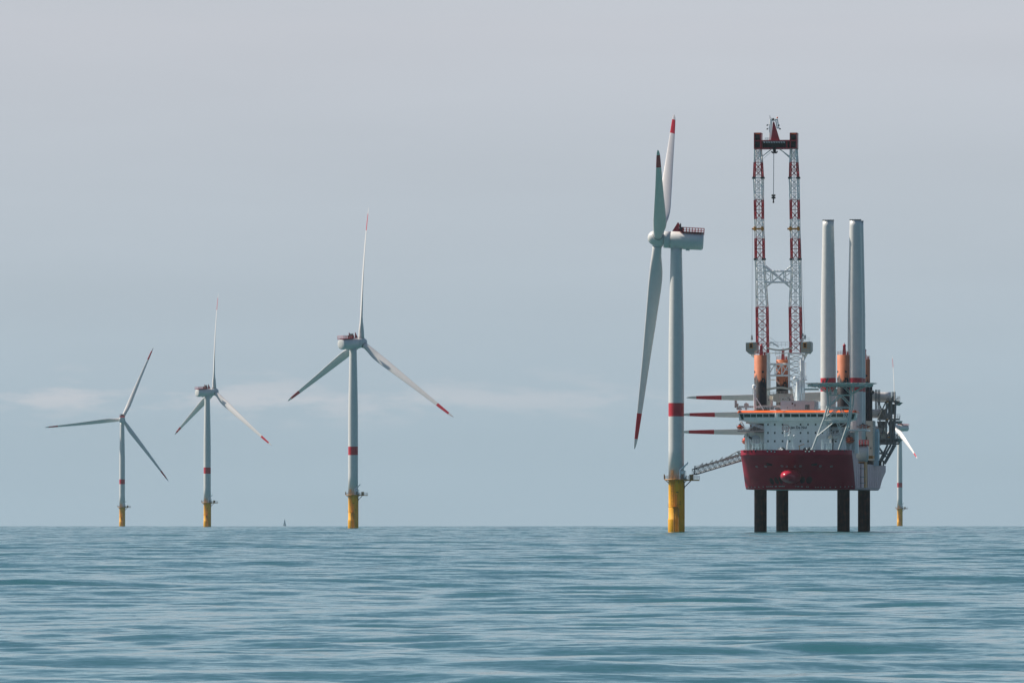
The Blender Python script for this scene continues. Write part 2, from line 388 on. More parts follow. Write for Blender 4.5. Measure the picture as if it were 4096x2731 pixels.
def blade_mesh():
    """span along +Z from the hub centre, leading edge towards +X, upwind side -Y"""
    b = MB(); n = 24; L = 77.0
    st = [(1.7,3.3),(4,3.3),(6.5,3.55),(9,4.15),(12,4.65),(15,4.85),(19,4.75),(25,4.3),(32,3.85),(40,3.25),(48,2.75),(56,2.3),(63.9,1.85),(64.0,1.85),(70,1.5),(73.3,1.25),(73.4,1.24),(75.5,0.85),(76.6,0.45),(77.0,0.12)]
    rings = []
    for r, c in st:
        bl = min(1, max(0, (r-3.5)/11)); bl = bl*bl*(3-2*bl)
        th = (1-bl)*1.0 + bl*(0.36-0.20*min(1, (r-15)/45) if r > 15 else 0.36)
        tw = -R(17)*max(0, 1-max(0, r-6)/52)**1.5
        pre = -3.8*(r/L)**2.4
        pts = []
        for i in range(n):
            t = 2*math.pi*i/n
            ci = math.cos(t); si = math.sin(t)
            x = ci*0.5; y = si*0.5*th
            xa = 0.5*(1+ci); prof = 1.42*(math.sqrt(max(0, 1-xa+1e-9))*1.0)*(0.25+0.75*xa)*0.5  # fat nose at +x
            ya = math.copysign(1, si)*th*0.5*min(1.0, 2.05*math.sqrt(max(0, 1-xa))*(0.12+1.25*xa*(1-0.30*xa)))*(1.0 if si > 0 else 0.8)
            if abs(si) < 1e-6: ya = 0
            y = y*(1-bl)+ya*bl
            xo = x*c + (-0.13*c*bl)      # pitch axis sits at a third of the chord
            yo = y*c
            xr = xo*math.cos(tw) - yo*math.sin(tw); yr = xo*math.sin(tw) + yo*math.cos(tw)
            pts.append((xr, yr+pre, r))
        rings.append(pts)
    base = 0
    for p in rings: b.v += p
    for j in range(len(rings)-1):
        mid = (st[j][0]+st[j+1][0])/2
        for i in range(n):
            b.f.append((j*n+i, j*n+(i+1) % n, (j+1)*n+(i+1) % n, (j+1)*n+i)); b.mi.append(1 if 63.95 < mid < 73.35 else 0); b.sm.append(True)
    b.f.append(tuple(range(n-1, -1, -1))); b.mi.append(0); b.sm.append(False)
    k = (len(rings)-1)*n; b.f.append(tuple(range(k, k+n))); b.mi.append(0); b.sm.append(False)
    return b.mesh('blade', ['blade', 'red'])
BLADE = blade_mesh()

def nacelle_mesh():
    # axis along +X (upwind); origin on the tower axis at hub height
    b = MB()
    b.lathe([(0.6,-9.85),(2.4,-9.8),(2.95,-9.55),(3.12,-9.0),(3.15,-6),(3.15,1.9),(3.05,2.0)], 48, axis='x')
    b.lathe([(3.0,2.02),(3.0,4.35),(2.9,4.45)], 48, axis='x')
    b.m = 1; b.lathe([(2.86,1.9),(2.86,2.1)], 48, axis='x', caps=False); b.m = 0
    b.lathe([(2.12,-2.9),(2.35,-2.4)], 40, c=(0,0,0.0))       # yaw collar below
    b.box((-5.0,-0.8,-3.55),(-3.6,0.8,-2.9))                   # hatch under the tail
    for sgn in (-1, 1):                                        # weather masts, vents
        b.cyl((-9.2, sgn*1.0, 2.9), (-9.2, sgn*1.0, 3.1), 0.3, n=8)
    return b.mesh('nacelle', ['turbine', 'dark'])
def heli_mesh():
    b = MB(); z = 3.02
    b.box((-9.9,-2.6,z),(-1.2,2.6,z+0.16))
    for x in np.linspace(-9.8,-2.4,8):
        for y in (-2.55, 2.55): b.cyl((x,y,z-1.2 if abs(y) < 2 else z-0.6),(x,y,z+1.65),0.10,n=5)
        b.cyl((x,-2.55,z-0.02),(x,2.55,z-0.02),0.08,n=4)
    for h in (0.8, 1.65):
        for y in (-2.55, 2.55): b.cyl((-9.85,y,z+h),(-2.0,y,z+h),0.075,n=5)
        b.cyl((-9.85,-2.55,z+h),(-9.85,2.55,z+h),0.075,n=5)
    # solid red fins at the front
    for y in (-2.55, 2.45):
        b.prism([(1.6,y,z-0.05),(-0.2,y,z+3.2),(-0.7,y,z+3.2),(-0.7,y,z+1.5),(-1.2,y,z-0.05)], (0,0.1,0))
    b.m = 1
    b.box((-2.4,-1.9,z+0.16),(-0.9,1.9,z+1.75)); b.box((-1.5,-0.9,z+1.75),(-0.8,0.9,z+2.6))
    b.cyl((-1.3,1.3,z+1.7),(-1.3,1.3,z+3.1),0.16,n=6); b.cyl((-1.0,-1.3,z+1.7),(-1.0,-1.3,z+2.9),0.12,n=6)
    b.m = 2
    b.cyl((-6.2,0,z+0.16),(-6.2,0,z+0.9),0.14,n=6)
    return b.mesh('helihoist_platform', ['railred', 'dark', 'white'])
def hub_mesh():
    b = MB()
    b.lathe([(2.55,4.5),(2.72,4.7),(2.85,6.0),(2.80,7.3),(2.55,8.5),(2.0,9.5),(1.1,10.15),(0.3,10.35)], 40, axis='x')
    for k in range(3):                                           # blade collars
        a = 2*math.pi*k/3
        d = Vector((0, math.sin(a), math.cos(a))); c = Vector((6.6,0,0))
        b.cyl(c+d*1.8, c+d*2.9, 1.95, 1.85, n=32)
        b.m = 1; b.cyl(c+d*2.92, c+d*3.02, 1.74, 1.74, n=32); b.m = 0
    return b.mesh('hub', ['turbine', 'dark'])
NAC, HELI, HUB, TOWER = nacelle_mesh(), heli_mesh(), hub_mesh(), tower_mesh(19.4)

def foundation_mesh():
    b = MB()
    b.lathe([(2.98,-9),(2.98,4.8),(2.98,5.0),(2.80,5.25),(2.80,18.6),(2.95,18.8),(2.95,19.3)], 64)
    for a in (35, 20, 62, 80):                             # cable tubes up the side
        t = R(a-90); b.cyl((2.95*math.cos(t),2.95*math.sin(t),-6),(2.95*math.cos(t),2.95*math.sin(t),18.6),0.13,n=6)
    b.m = 1                                                      # small sacrificial anodes / plates
    for x, z in ((0.3,14.6),(1.0,11.2),(1.0,10.4)):
        y = -math.sqrt(2.8**2-x*x)
        b.box((x-0.45,y-0.06,z-0.12),(x+0.45,y+0.2,z+0.12))
    return b.mesh('foundation', ['yellow', 'dark'])
def ladder_mesh():
    b = MB()
    for x0, z0, z1 in ((-1.95, 9.6, 22.6), (-0.55, 9.6, 14.0)):
        for x in (x0, x0+0.75): b.cyl((x,-2.75-0.35,z0),(x,-2.75-0.35,z1),0.09,n=5)
        for z in np.arange(z0, z1, 0.5): b.cyl((x0,-3.1,z),(x0+0.75,-3.1,z),0.05,n=4,cap=False)
        for z in np.arange(z0, z1, 2.0): b.cyl((x0+0.3,-3.1,z),(x0+0.3,-2.2,z),0.07,n=4)
    for h in np.arange(15.0, 19.0, 0.9):                         # cage hoops
        b.tube([(-2.0,-3.1,h),(-2.0,-3.7,h),(-1.15,-3.7,h),(-1.15,-3.1,h)], 0.05, n=4)
    b.box((-3.05,-3.9,9.3),(0.4,-2.6,9.45)); b.rail([(-3.05,-3.9,9.45),(0.4,-3.9,9.45)], 1.0, 0.05, 1.2, 2)
    return b.mesh('ladder', ['ochre'])
def landing_mesh():
    b = MB()
    for x in (-0.85, 0.75):
        b.cyl((x,-4.1,-6),(x,-4.1,8.6),0.20,n=8)
        for z in (0.6, 4.2, 8.4): b.cyl((x,-4.1,z),(x*0.9,-2.7,z+0.3),0.14,n=6)
    for x in (-0.3, 0.3): b.cyl((x,-3.7,-4),(x,-3.7,9.4),0.07,n=5)
    for z in np.arange(-3, 9.3, 0.45): b.cyl((-0.3,-3.7,z),(0.3,-3.7,z),0.045,n=4,cap=False)
    return b.mesh('boat_landing', ['ochre'])
def platform_mesh():
    b = MB()
    n = 28; ring = [(4.15*math.cos(2*math.pi*i/n), 4.15*math.sin(2*math.pi*i/n)) for i in range(n)]
    b.lathe([(2.9,18.95),(4.2,18.95),(4.2,19.35),(2.9,19.35)], n, caps=False)
    b.box((2.6,-2.4,18.75),(8.3,2.4,19.15))
    for i in range(0, n, 2):                                     # brackets below
        x, y = ring[i]; b.cyl((x*0.68,y*0.68,17.9),(x*0.95,y*0.95,18.95),0.09,n=4)
    b.m = 1
    for y in (-1.9, 1.9):
        b.cyl((2.6,y*0.7,16.1),(5.2,y,18.75),0.16,n=6); b.cyl((2.7,y*0.8,18.6),(3.0,y*0.7,16.1),0.14,n=6)
    return b.mesh('platform', ['ochre', 'dark'])
def railing_mesh():
    b = MB()
    n = 26; ring = [(4.12*math.cos(2*math.pi*i/n), 4.12*math.sin(2*math.pi*i/n), 19.35) for i in range(n+1)]
    for p, q in zip(ring[:-1], ring[1:]):
        if p[0] > 3.4 and q[0] > 3.4: continue
        b.rail([p, q], 1.25, 0.06, 2.0, 3)
    b.rail([(3.6,-2.35,19.15),(8.25,-2.35,19.15),(8.25,2.35,19.15),(3.6,2.35,19.15)], 1.35, 0.06, 0.75, 3)
    b.m = 1
    b.box((-4.5,-0.35,19.3),(-4.15,0.35,21.1))                   # lantern box and uprights
    for x in (-1.9, -1.3): b.cyl((x,-3.6,19.3),(x,-3.6,22.6),0.09,n=5)
    return b.mesh('railing', ['galv', 'ochre'])
def davit_mesh():
    b = MB()
    b.cyl((1.25,-3.0,19.3),(1.25,-3.0,22.4),0.42,0.36,n=12)
    b.hexa([(0.85,-3.3,22.0),(1.6,-3.3,22.0),(1.6,-2.7,22.0),(0.85,-2.7,22.0)], [(0.95,-3.25,22.9),(1.5,-3.25,22.5),(1.5,-2.75,22.5),(0.95,-2.75,22.9)])
    b.cyl((1.1,-3.0,22.5),(4.0,-3.0,25.0),0.30,0.22,n=8)
    b.cyl((3.7,-3.0,24.5),(4.1,-3.0,25.4),0.24,n=8)
    b.box((1.7,-3.4,21.2),(2.6,-2.6,22.2)); b.cyl((2.9,-3.0,22.5),(2.9,-3.0,19.8),0.2,n=6)
    b.cyl((1.8,-3.0,22.0),(3.2,-3.0,23.9),0.10,n=6)
    return b.mesh('davit_crane', ['white'])
def cabinet_mesh():
    b = MB(); b.box((4.7,-1.6,19.16),(6.2,0.2,20.9)); b.box((4.6,-1.7,20.9),(6.3,0.3,21.0))
    for x in (5.0,5.45,5.9): b.box((x-0.16,-1.63,19.4),(x+0.16,-1.6,20.7))
    return b.mesh('cabinet', ['ochre'])
def brace_gear():
    b = MB(); b.m = 0
    for x in (2.9, 3.4): b.cyl((x,-2.6,19.2),(x,-2.6,22.2),0.08,n=5)
    b.cyl((2.9,-2.6,22.2),(3.4,-2.6,22.2),0.08,n=5); b.box((2.4,-2.9,19.2),(3.3,-2.2,20.2))
    return b.mesh('winch', ['galv'])
FND, LAD, LND, PLT, RLG, DAV, CAB, WIN = foundation_mesh(), ladder_mesh(), landing_mesh(), platform_mesh(), railing_mesh(), davit_mesh(), cabinet_mesh(), brace_gear()

def turbine(px, Y, axis, azim, pitch, label, tilt=5.0, cone=2.5, size=1.0):
    """axis: horizontal direction the rotor faces; azim: clockwise rotor angle seen from upwind"""
    X = (px-2048)*Y/F
    root = empty('wind_turbine', (X, Y, drop(X, Y)))
    tag(root, label, 'wind turbine', 'turbines of the offshore wind farm')
    f = link('foundation', FND, root); link('ladder', LAD, f); link('boat_landing', LND, f)
    root.scale = (size,)*3
    p = link('platform', PLT, root); link('railing', RLG, p); link('davit_crane', DAV, p); link('cabinet', CAB, p); link('winch', WIN, p)
    link('tower', TOWER, root)
    yaw = math.atan2(axis[1], axis[0])
    base = Matrix.Translation((0,0,105.3)) @ Matrix.Rotation(yaw, 4, 'Z') @ Matrix.Rotation(-R(tilt), 4, 'Y')
    nc = link('nacelle', NAC, root, mat=Matrix.Translation((0,0,105.3)) @ Matrix.Rotation(yaw, 4, 'Z') @ Matrix.Rotation(-R(3.2), 4, 'Y')); link('helihoist_platform', HELI, nc)
    link('hub', HUB, root, mat=base @ Matrix.Rotation(-R(azim), 4, 'X'))
    for k in range(3):
        a = R(azim+120*k)
        # turned clockwise seen from upwind, coned forward, pitched so that the leading edge swings upwind
        mt = base @ Matrix.Translation((6.6,0,0)) @ Matrix.Rotation(-a, 4, 'X') @ Matrix.Rotation(R(cone), 4, 'Y') @ Matrix.Rotation(R(90-pitch), 4, 'Z')
        link('blade', BLADE, root, mat=mt)
    return root
turbine(2705, 2482, (-1.0, 0.05), 71.5, 80, 'largest turbine, its bright yellow base joined to the red vessel by a gangway', tilt=6.0, cone=0.2, size=0.985)
turbine(1412.5, 3983, (0.69, 0.72), -3, 33, 'taller of the two turbines in open water with one blade pointing straight up')
turbine(829, 5469, (0.80, 0.60), -3, 25, 'shorter of the two turbines in open water with one blade pointing straight up')
turbine(488.6, 6897, (-0.05, 1.0), -22.5, 20, 'turbine seen squarely from behind with one blade reaching out level, leftmost of all')
turbine(3599, 7467, (-0.90, -0.43), -2.5, 15, 'small faint turbine half hidden behind the blade rack of the red vessel')

# ------------------------------------------------------------------ the vessel
YAW = R(8.3); X0, Y0 = 99.3, 2470.0
cy, sy = math.cos(YAW), math.sin(YAW)
def S(px, py, u):
    """ship coordinates (to starboard of the picture, aft, up) of the point seen at a picture place, u metres aft of the stem"""
    t = (px-2048)/F
    v = (t*(Y0+u*cy) - X0 - u*sy)/(cy + t*sy)
    Yw = Y0 - v*sy + u*cy
    return Vector((v, u, H + (EYE-py)*Yw/F))
def z1(x, y, u): return S(2900+x/1.96, 1350+y/1.96, u)
def z2(x, y, u): return S(2900+x/3.136, 430+y/3.136, u)
def z3(x, y, u): return S(2900+x/3.136, 900+y/3.136, u)
def zb(x, y, u): return S(3200+x/3.136, 1400+y/3.136, u)
def zs(x, y, u): return S(3330+x/3.92, 1740+y/3.92, u)
def zr(x, y, u): return S(3200+x/4.48, 1480+y/4.48, u)
def zl(x, y, u): return S(2930+x/5.807, 1560+y/5.807, u)
def zc(x, y, u): return S(2930+x/5.227, 1330+y/5.227, u)
def slab(b, fn, x0, y0, x1, y1, u0, u1):
    p, q = fn(x0, y0, u0), fn(x1, y1, u0); b.box((p.x, u0, p.z), (q.x, u1, q.z))
ship = empty('jackup_vessel', (X0, Y0, 0), -YAW)
tag(ship, 'red and white jack-up vessel raised on four dark legs with a tall lattice crane', 'ship')

BH = 19.9
def stem(z):   # how far aft the stem lies at a level
    t = min(1.0, max(0.0, (z-15.0)/12.3)); return 12.4*(1-t)**0.82
def half(z): return float(np.interp(z, [15, 15.25, 16, 27.3, 29], [19.3, 19.6, 19.75, BH, BH]))
def front(v, z):
    B = half(z); t = min(1, abs(v)/B)
    k = 0.21 + 0.10*np.interp(z, [15, 27], [1, 0])
    return stem(z) + k*abs(v) + 6.2*t**8
NV = 57
def plan_v(z):
    B = half(z); return [B*math.sin(math.pi/2*(-1+2*i/(NV-1)))*1.0 for i in range(NV)]
def hull():
    b = MB(); lv = [15.0, 15.25, 16, 17, 18.5, 20, 22, 24.35]
    for z in (23.0,): pass
    def stern(z): return float(np.interp(z, [15, 16, 19.3, 21.7, 25], [114, 118, 127, 140, 140]))
    # lower body: one ring per level: bow curve, then the two sides to the stern
    nu = 8; rings = []
    for z in lv:
        vs = plan_v(z); B = half(z)
        ring = [(v, front(v, z), z) for v in vs]
        us = front(B, z); ue = stern(z)
        ring += [(B, us+(ue-us)*i/nu, z) for i in range(1, nu+1)]
        ring += [(-B, ue+(us-ue)*i/nu, z) for i in range(0, nu)]
        rings.append(ring)
    n = len(rings[0]); base = len(b.v)
    for r in rings: b.v += r
    for j in range(len(rings)-1):
        for i in range(n):
            k = (i+1) % n
            b.f.append((base+j*n+i, base+j*n+k, base+(j+1)*n+k, base+(j+1)*n+i))
            side = i >= NV-3
            b.mi.append(1 if side else 0); b.sm.append(not (i >= NV-2))
    b.m = 2; b.add(rings[0], [tuple(range(n-1, -1, -1))]); b.m = 3; b.add(rings[-1], [tuple(range(n))])
    # plating seams and fenders along the right side
    b.m = 4
    for z in (21.9, 16.1): b.box((half(z), 24, z-0.06), (half(z)+0.09, 125 if z < 20 else 138, z+0.06))
    for u in range(26, 138, 7):
        b.box((half(17)-0.2, u, 16.3), (half(22)+0.05, u+0.12, 21.7)) if u < 120 else None; b.box((half(22)-0.2, u, 22.1), (half(24)+0.05, u+0.12, 24.2))
    return b.build('hull', ['hullred', 'hullside', 'bottom', 'galv', 'hullside'], ship)
hull_o = hull()

def forecastle():
    b = MB()
    top = 28.9
    lv = [24.35, 25.2, 26.1, 26.8, 27.25, top]
    UE = 33.0
    def cap(u):      # raised bow steps down behind the shoulder
        return float(np.interp(u, [15.0, 15.6, 22, 23, 31.5, 32.5], [28.9, 27.7, 27.5, 26.1, 25.9, 24.4]))
    rings = []
    for z in lv:
        ring = [(v, front(v, z), z) for v in plan_v(z)]
        B = half(z); us = front(B, z)
        for i in range(1, 15):
            u = us+(UE-us)*i/14; ring.append((B, u, min(z, cap(u))))
        for i in range(0, 14):
            u = UE+(us-UE)*i/14; ring.append((-B, u, min(z, cap(u))))
        rings.append(ring)
    n = len(rings[0])
    base = len(b.v)
    for r in rings: b.v += r
    for j in range(len(rings)-1):
        for i in range(n):
            k = (i+1) % n
            b.f.append((base+j*n+i, base+j*n+k, base+(j+1)*n+k, base+(j+1)*n+i))
            b.mi.append(1 if i >= NV-3 and i < NV+14 else 0); b.sm.append(i < NV-2 and j < 4)
    # inner face of the bulwark and the deck inside it
    inner = [(v*0.985, front(v, top)+0.35, top) for v in plan_v(top)]
    low = [(x, y, 27.6) for x, y, z in inner]
    m = len(inner); o = len(b.v); b.v += inner + low
    k5 = base+5*n
    for i in range(m-1):
        b.f.append((k5+i, k5+i+1, o+i+1, o+i)); b.mi.append(0); b.sm.append(False)
        b.f.append((o+i, o+i+1, o+m+i+1, o+m+i)); b.mi.append(2); b.sm.append(False)
    b.m = 2; b.add([p for p in low] + [(19.5, 32.0, 27.6), (-19.5, 32.0, 27.6)], [tuple(range(m+2))])
    return b.build('forecastle', ['hullred', 'hullside', 'foredeck'], ship)
fc = forecastle()
def bow_fit():
    # fairleads and freeing ports cut in the bulwark, each with a pale roller
    for i, (x, y, w, h, rnd) in enumerate(((148,890,5,14,0),(157,891,6,13,0),(205,889,5,18,0),(239,887,9,16,0),(333,887,14,19,1),(364,887,12,18,1),(390,891,16,16,2),(511,891,19,17,2),(632,889,16,14,2),(660,889,14,16,1),(700,886,12,15,1),(812,885,12,14,1),(905,884,5,12,0),(938,886,6,14,0))):
        b = MB(); p = z1(x, y, 3); v = p.x; z = p.z; u = front(v, z)
        for _ in range(3): p = z1(x, y, u); u = front(p.x, p.z)
        hw, hh = w/1.96/11.3/2, h/1.96/11.3/2
        slope = (front(p.x+0.5, p.z)-front(p.x-0.5, p.z))
        if rnd == 2: b.lathe([(hw, u-0.10), (hw*1.05, u-0.02), (hw, u+0.3)], 16, axis='y', c=(p.x, 0, p.z))
        else: b.box((p.x-hw, u-0.08-abs(slope)*hw, p.z-hh), (p.x+hw, u+0.4, p.z+hh))
        if rnd:
            b.m = 1; b.cyl((p.x-0.22, u-0.16-abs(slope)*hw, p.z-hh*0.45), (p.x+0.22, u-0.16-abs(slope)*hw, p.z-hh*0.45), 0.16, n=8)
        b.build('fairlead', ['black', 'white'], fc)
bow_fit()

def on_bow(px, py):
    u = 5.0
    for _ in range(12): p = S(px, py, u); u = front(p.x, max(15.2, p.z))
    p = S(px, py, u); return p
def bow_normal(p):
    e = 0.4
    du = (front(p.x+e, p.z)-front(p.x-e, p.z))/(2*e); dz = (front(p.x, p.z+e)-front(p.x, p.z-e))/(2*e)
    return Vector((du, -1, dz)).normalized()
def bulb():
    b = MB()
    c0 = on_bow(3166, 1912)
    # a rounded nose thrust forward from the stem
    n = 28; rings = []
    for i, (u_, r) in enumerate(((16.0,3.9),(11.0,3.85),(8.0,3.75),(5.0,3.55),(1.5,3.4),(-1.5,3.2),(-4.0,2.75),(-5.6,2.2),(-6.6,1.6),(-7.2,0.95),(-7.45,0.3))):
        d = u_-c0.y
        rings.append([(c0.x+r*0.92*math.cos(2*math.pi*k/n), c0.y+d, c0.z+0.75+r*0.70*math.sin(2*math.pi*k/n)) for k in range(n)])
    for r in rings: b.v += r
    for j in range(len(rings)-1):
        for k in range(n):
            b.f.append((j*n+k, j*n+(k+1) % n, (j+1)*n+(k+1) % n, (j+1)*n+k)); b.mi.append(0); b.sm.append(True)
    b.f.append(tuple((len(rings)-1)*n+k for k in range(n))); b.mi.append(0); b.sm.append(True)
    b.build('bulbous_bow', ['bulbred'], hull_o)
bulb()
def bow_marks():
    def frame(px, py):
        c = on_bow(px, py); nn = bow_normal(c); u = Vector((0,0,1)).cross(nn).normalized(); return c, nn, u, nn.cross(u)
    for x, y in ((249,1010),(318,1008),(447,1005),(592,1006),(748,1006),(834,1008)):     # crossed-circle thruster symbols
        b = MB(); c, nn, u, w = frame(2900+x/1.96, 1350+y/1.96); seg = 18; vs = []
        for k in range(seg):
            a = 2*math.pi*k/seg
            for rr in (0.52, 0.42): vs.append(c+nn*0.06+u*(rr*math.cos(a))+w*(rr*math.sin(a)))
        b.add(vs, [(2*k, 2*((k+1) % seg), 2*((k+1) % seg)+1, 2*k+1) for k in range(seg)])
        for a in (45, 135):
            d = u*math.cos(R(a))+w*math.sin(R(a)); e = nn.cross(d); o = nn*(0.065 if a == 45 else 0.07)
            b.add([c+o+d*0.44+e*0.055, c+o-d*0.44+e*0.055, c+o-d*0.44-e*0.055, c+o+d*0.44-e*0.055], [(0,1,2,3)])
        b.build('thruster_symbol', ['mark'], hull_o)
    for sgn, x in ((1, 483), (-1, 550)):                                                  # hooked marks beside the stem
        b = MB(); c, nn, u, w = frame(2900+x/1.96, 1350+1003/1.96); u = -u if u.x < 0 else u; w = Vector((0,0,1))
        for (a0, h0, a1, h1) in ((-0.35,-0.42,0.35,-0.42),(0.35,-0.42,0.35,0.0),(-0.2,0.02,0.35,0.02),(-0.2,0.0,-0.2,0.42)):
            b.cyl(c+nn*0.06+u*(a0*sgn)+w*h0, c+nn*0.06+u*(a1*sgn)+w*h1, 0.075, n=4)
        b.build('bulb_mark', ['mark'], hull_o)
    for x in (165,185,209,235,265,300,330,345,360,372,395,403,425,432,440,450,455,465,556,570,578,598,606,640,652,710,730,755,780,825,866,905,940,968,995):
        b = MB(); c, nn, u, w = frame(2900+x/1.96, 1350+(1167+4*math.sin(x*0.01))/1.96)
        b.cyl(c+nn*0.02, c+nn*0.12, 0.21, n=8); b.build('anode', ['mark'], hull_o)
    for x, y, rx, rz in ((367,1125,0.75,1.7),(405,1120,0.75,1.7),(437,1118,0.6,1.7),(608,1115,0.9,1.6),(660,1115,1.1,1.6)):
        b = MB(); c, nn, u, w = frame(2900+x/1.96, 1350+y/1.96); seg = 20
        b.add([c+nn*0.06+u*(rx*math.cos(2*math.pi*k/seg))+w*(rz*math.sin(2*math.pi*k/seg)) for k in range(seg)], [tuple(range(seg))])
        b.build('thruster_tunnel', ['hulldark'], hull_o)  # flat disc painted dark like the shaded mouth of a tunnel
    for x, y in ((348, 990), (700, 990)):
        b = MB(); c = on_bow(2900+x/1.96, 1350+y/1.96); b.box((c.x-1.0, c.y-0.25, c.z-0.55), (c.x+1.0, c.y+1.2, c.z+0.55)); b.build('anchor_recess', ['black'], hull_o)
bow_marks()

# legs, with raised black discs painting the shade of their pin holes
def leg_mesh():
    b = MB(); b.lathe([(2.24,-9),(2.24,63.0),(2.1,63.05)], 48)
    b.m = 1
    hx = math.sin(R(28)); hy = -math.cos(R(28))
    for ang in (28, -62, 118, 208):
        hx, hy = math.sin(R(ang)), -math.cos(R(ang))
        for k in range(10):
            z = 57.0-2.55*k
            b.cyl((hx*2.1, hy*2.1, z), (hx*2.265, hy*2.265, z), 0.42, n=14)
    b.m = 0
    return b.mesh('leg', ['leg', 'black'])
LEG = leg_mesh()
LEGPOS = [(-16.9 + 0.0, 30.0), (13.0, 30.0), (-17.0, 102.0), (13.0, 102.0)]
LEGPOS = [(S(3042, 2000, 30).x, 30), (S(3374, 2000, 30).x, 30), (S(3129, 2000, 102).x, 102), (S(3456, 2000, 102).x, 102)]
for i, (v, u) in enumerate(LEGPOS):
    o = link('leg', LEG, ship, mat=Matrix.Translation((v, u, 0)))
    b = MB()
    b.rail([(2.15*math.cos(2*math.pi*k/12), 2.15*math.sin(2*math.pi*k/12), 63.0) for k in range(13)], 1.3, 0.06, 1.5, 2)
    b.m = 1; b.hexa([(-0.35,-0.9,63),(0.95,-0.9,63),(0.95,0.9,63),(-0.35,0.9,63)], [(-0.1,-0.6,66.3),(0.7,-0.6,66.3),(0.7,0.6,66.3),(-0.1,0.6,66.3)])
    b.cyl((0.3,0,66.2),(0.3,0,67.3),0.10,n=5); b.sphere((0.3,0,66.3),0.6); b.box((1.2,-0.5,63),(1.8,0.5,64.1))
    b.build('leg_top', ['pink', 'cranered'], o)

# accommodation block
def accommodation():
    b = MB()
    slab(b, z1, 305, 642, 797, 884, 14.0, 26.0)
    slab(b, z1, 797, 772, 950, 884, 14.6, 26.0)
    slab(b, z1, 797, 655, 815, 772, 14.6, 26.0)
    slab(b, z1, 815, 700, 960, 772, 20.0, 26.0)
    slab(b, z1, 165, 745, 305, 884, 20.0, 26.0)                   # lower block at the left
    slab(b, z1, 155, 755, 172, 884, 17.0, 26.0)
    b.m = 1
    d_ = MB(); slab(d_, z1, 98, 726, 304, 737, 13.0, 27.0); d_.rail([z1(100,726,13.2), z1(304,726,13.2)], 1.2, 0.06, 1.2, 3); d_.build('boat_deck', ['pink'], ship)
    d_ = MB(); slab(d_, z1, 955, 720, 1112, 731, 13.5, 27.0); d_.rail([z1(958,720,13.7), z1(1110,720,13.7)], 1.2, 0.06, 1.2, 3); d_.build('boat_deck', ['white'], ship)
    d_ = MB(); slab(d_, z1, 1018, 735, 1042, 905, 15.0, 18.0); d_.build('support_pillar', ['white'], ship)
    b.m = 0
    slab(b, z1, 950, 740, 1018, 884, 21.0, 26.0)
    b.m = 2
    slab(b, z1, 195, 665, 304, 726, 21.5, 26.0)                   # solid dark blocks for the shade inside the open machinery bays
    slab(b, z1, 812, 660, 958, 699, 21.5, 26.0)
    b.m = 0
    for x0, y0, x1, y1 in ((190,672,303,716),(190,716,250,668),(300,668,230,664)):
        b.cyl(z1(x0,y0,14.5), z1(x1,y1,14.5), 0.28, n=6)
    for x0, y0, x1, y1 in ((820,745,950,668),(860,770,955,700)):
        b.cyl(z1(x0,y0,18.5), z1(x1,y1,18.5), 0.22, n=6)
    # curved brackets under the bridge wings
    for fn in (lambda x: x,):
        pts = [z1(165,662,16),z1(235,672,16),z1(270,690,16),z1(304,702,16)]
        b.tube(pts, 0.45, 8)
    b.m = 3
    slab(b, z1, 700, 643, 800, 647, 13.4, 14.0)
    slab(b, z1, 700, 769, 925, 773, 13.2, 14.4)
    b.rail([z1(797,766,14.7), z1(950,766,14.7)], 1.1, 0.06, 1.2, 3)
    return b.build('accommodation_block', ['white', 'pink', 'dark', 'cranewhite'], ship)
acc = accommodation()
for y in (681, 746, 811):
    for x in (337, 390, 451, 508, 592, 651, 710, 762):
        if (x, y) in ((508,681),(762,811)): continue
        b = MB(); p = z1(x, y, 13.95)
        b.m = 1; b.box((p.x-0.30, 13.95, p.z-0.38), (p.x+0.30, 14.02, p.z+0.38))
        b.m = 0; b.box((p.x-0.21, 13.92, p.z-0.29), (p.x+0.21, 14.02, p.z+0.29))
        b.build('window', ['port', 'galv'], acc)
for x, y, w, h in ((820,735,10,30),(835,735,8,30),(850,740,14,28),(880,742,22,24)):
    b = MB(); p = z1(x, y, 19.9); b.box((p.x-w/44, 19.9, p.z-h/44), (p.x+w/44, 20.05, p.z+h/44)); b.build('doorway', ['dark'], acc)

# lettering on the front of the block
def text_mesh(name, body, size, mat, loc, extr=0.03, bold=0.0, spacing=1.0, sx=1.0):
    c = bpy.data.curves.new(name, 'FONT'); c.body = body; c.size = size; c.extrude = extr; c.offset = bold
    c.align_x = 'LEFT'; c.space_character = spacing
    t = bpy.data.objects.new(name, c); COL.objects.link(t)
    dg = bpy.context.evaluated_depsgraph_get(); dg.update()
    me = bpy.data.meshes.new_from_object(t.evaluated_get(dg)); bpy.data.objects.remove(t)
    me.materials.clear(); me.materials.append(M[mat])
    return link(name, me, acc, mat=Matrix.Translation(loc) @ Matrix.Rotation(R(90), 4, 'X') @ Matrix.Diagonal((sx, 1, 1, 1)))
p = z1(514, 713, 13.94); text_mesh('company_name', 'Jan De Nul', 1.30, 'ink', p, bold=0.025, sx=1.0)
p = z1(553, 726, 13.94); text_mesh('company_subtitle', 'GROUP', 0.62, 'inkgrey', p, spacing=1.6)
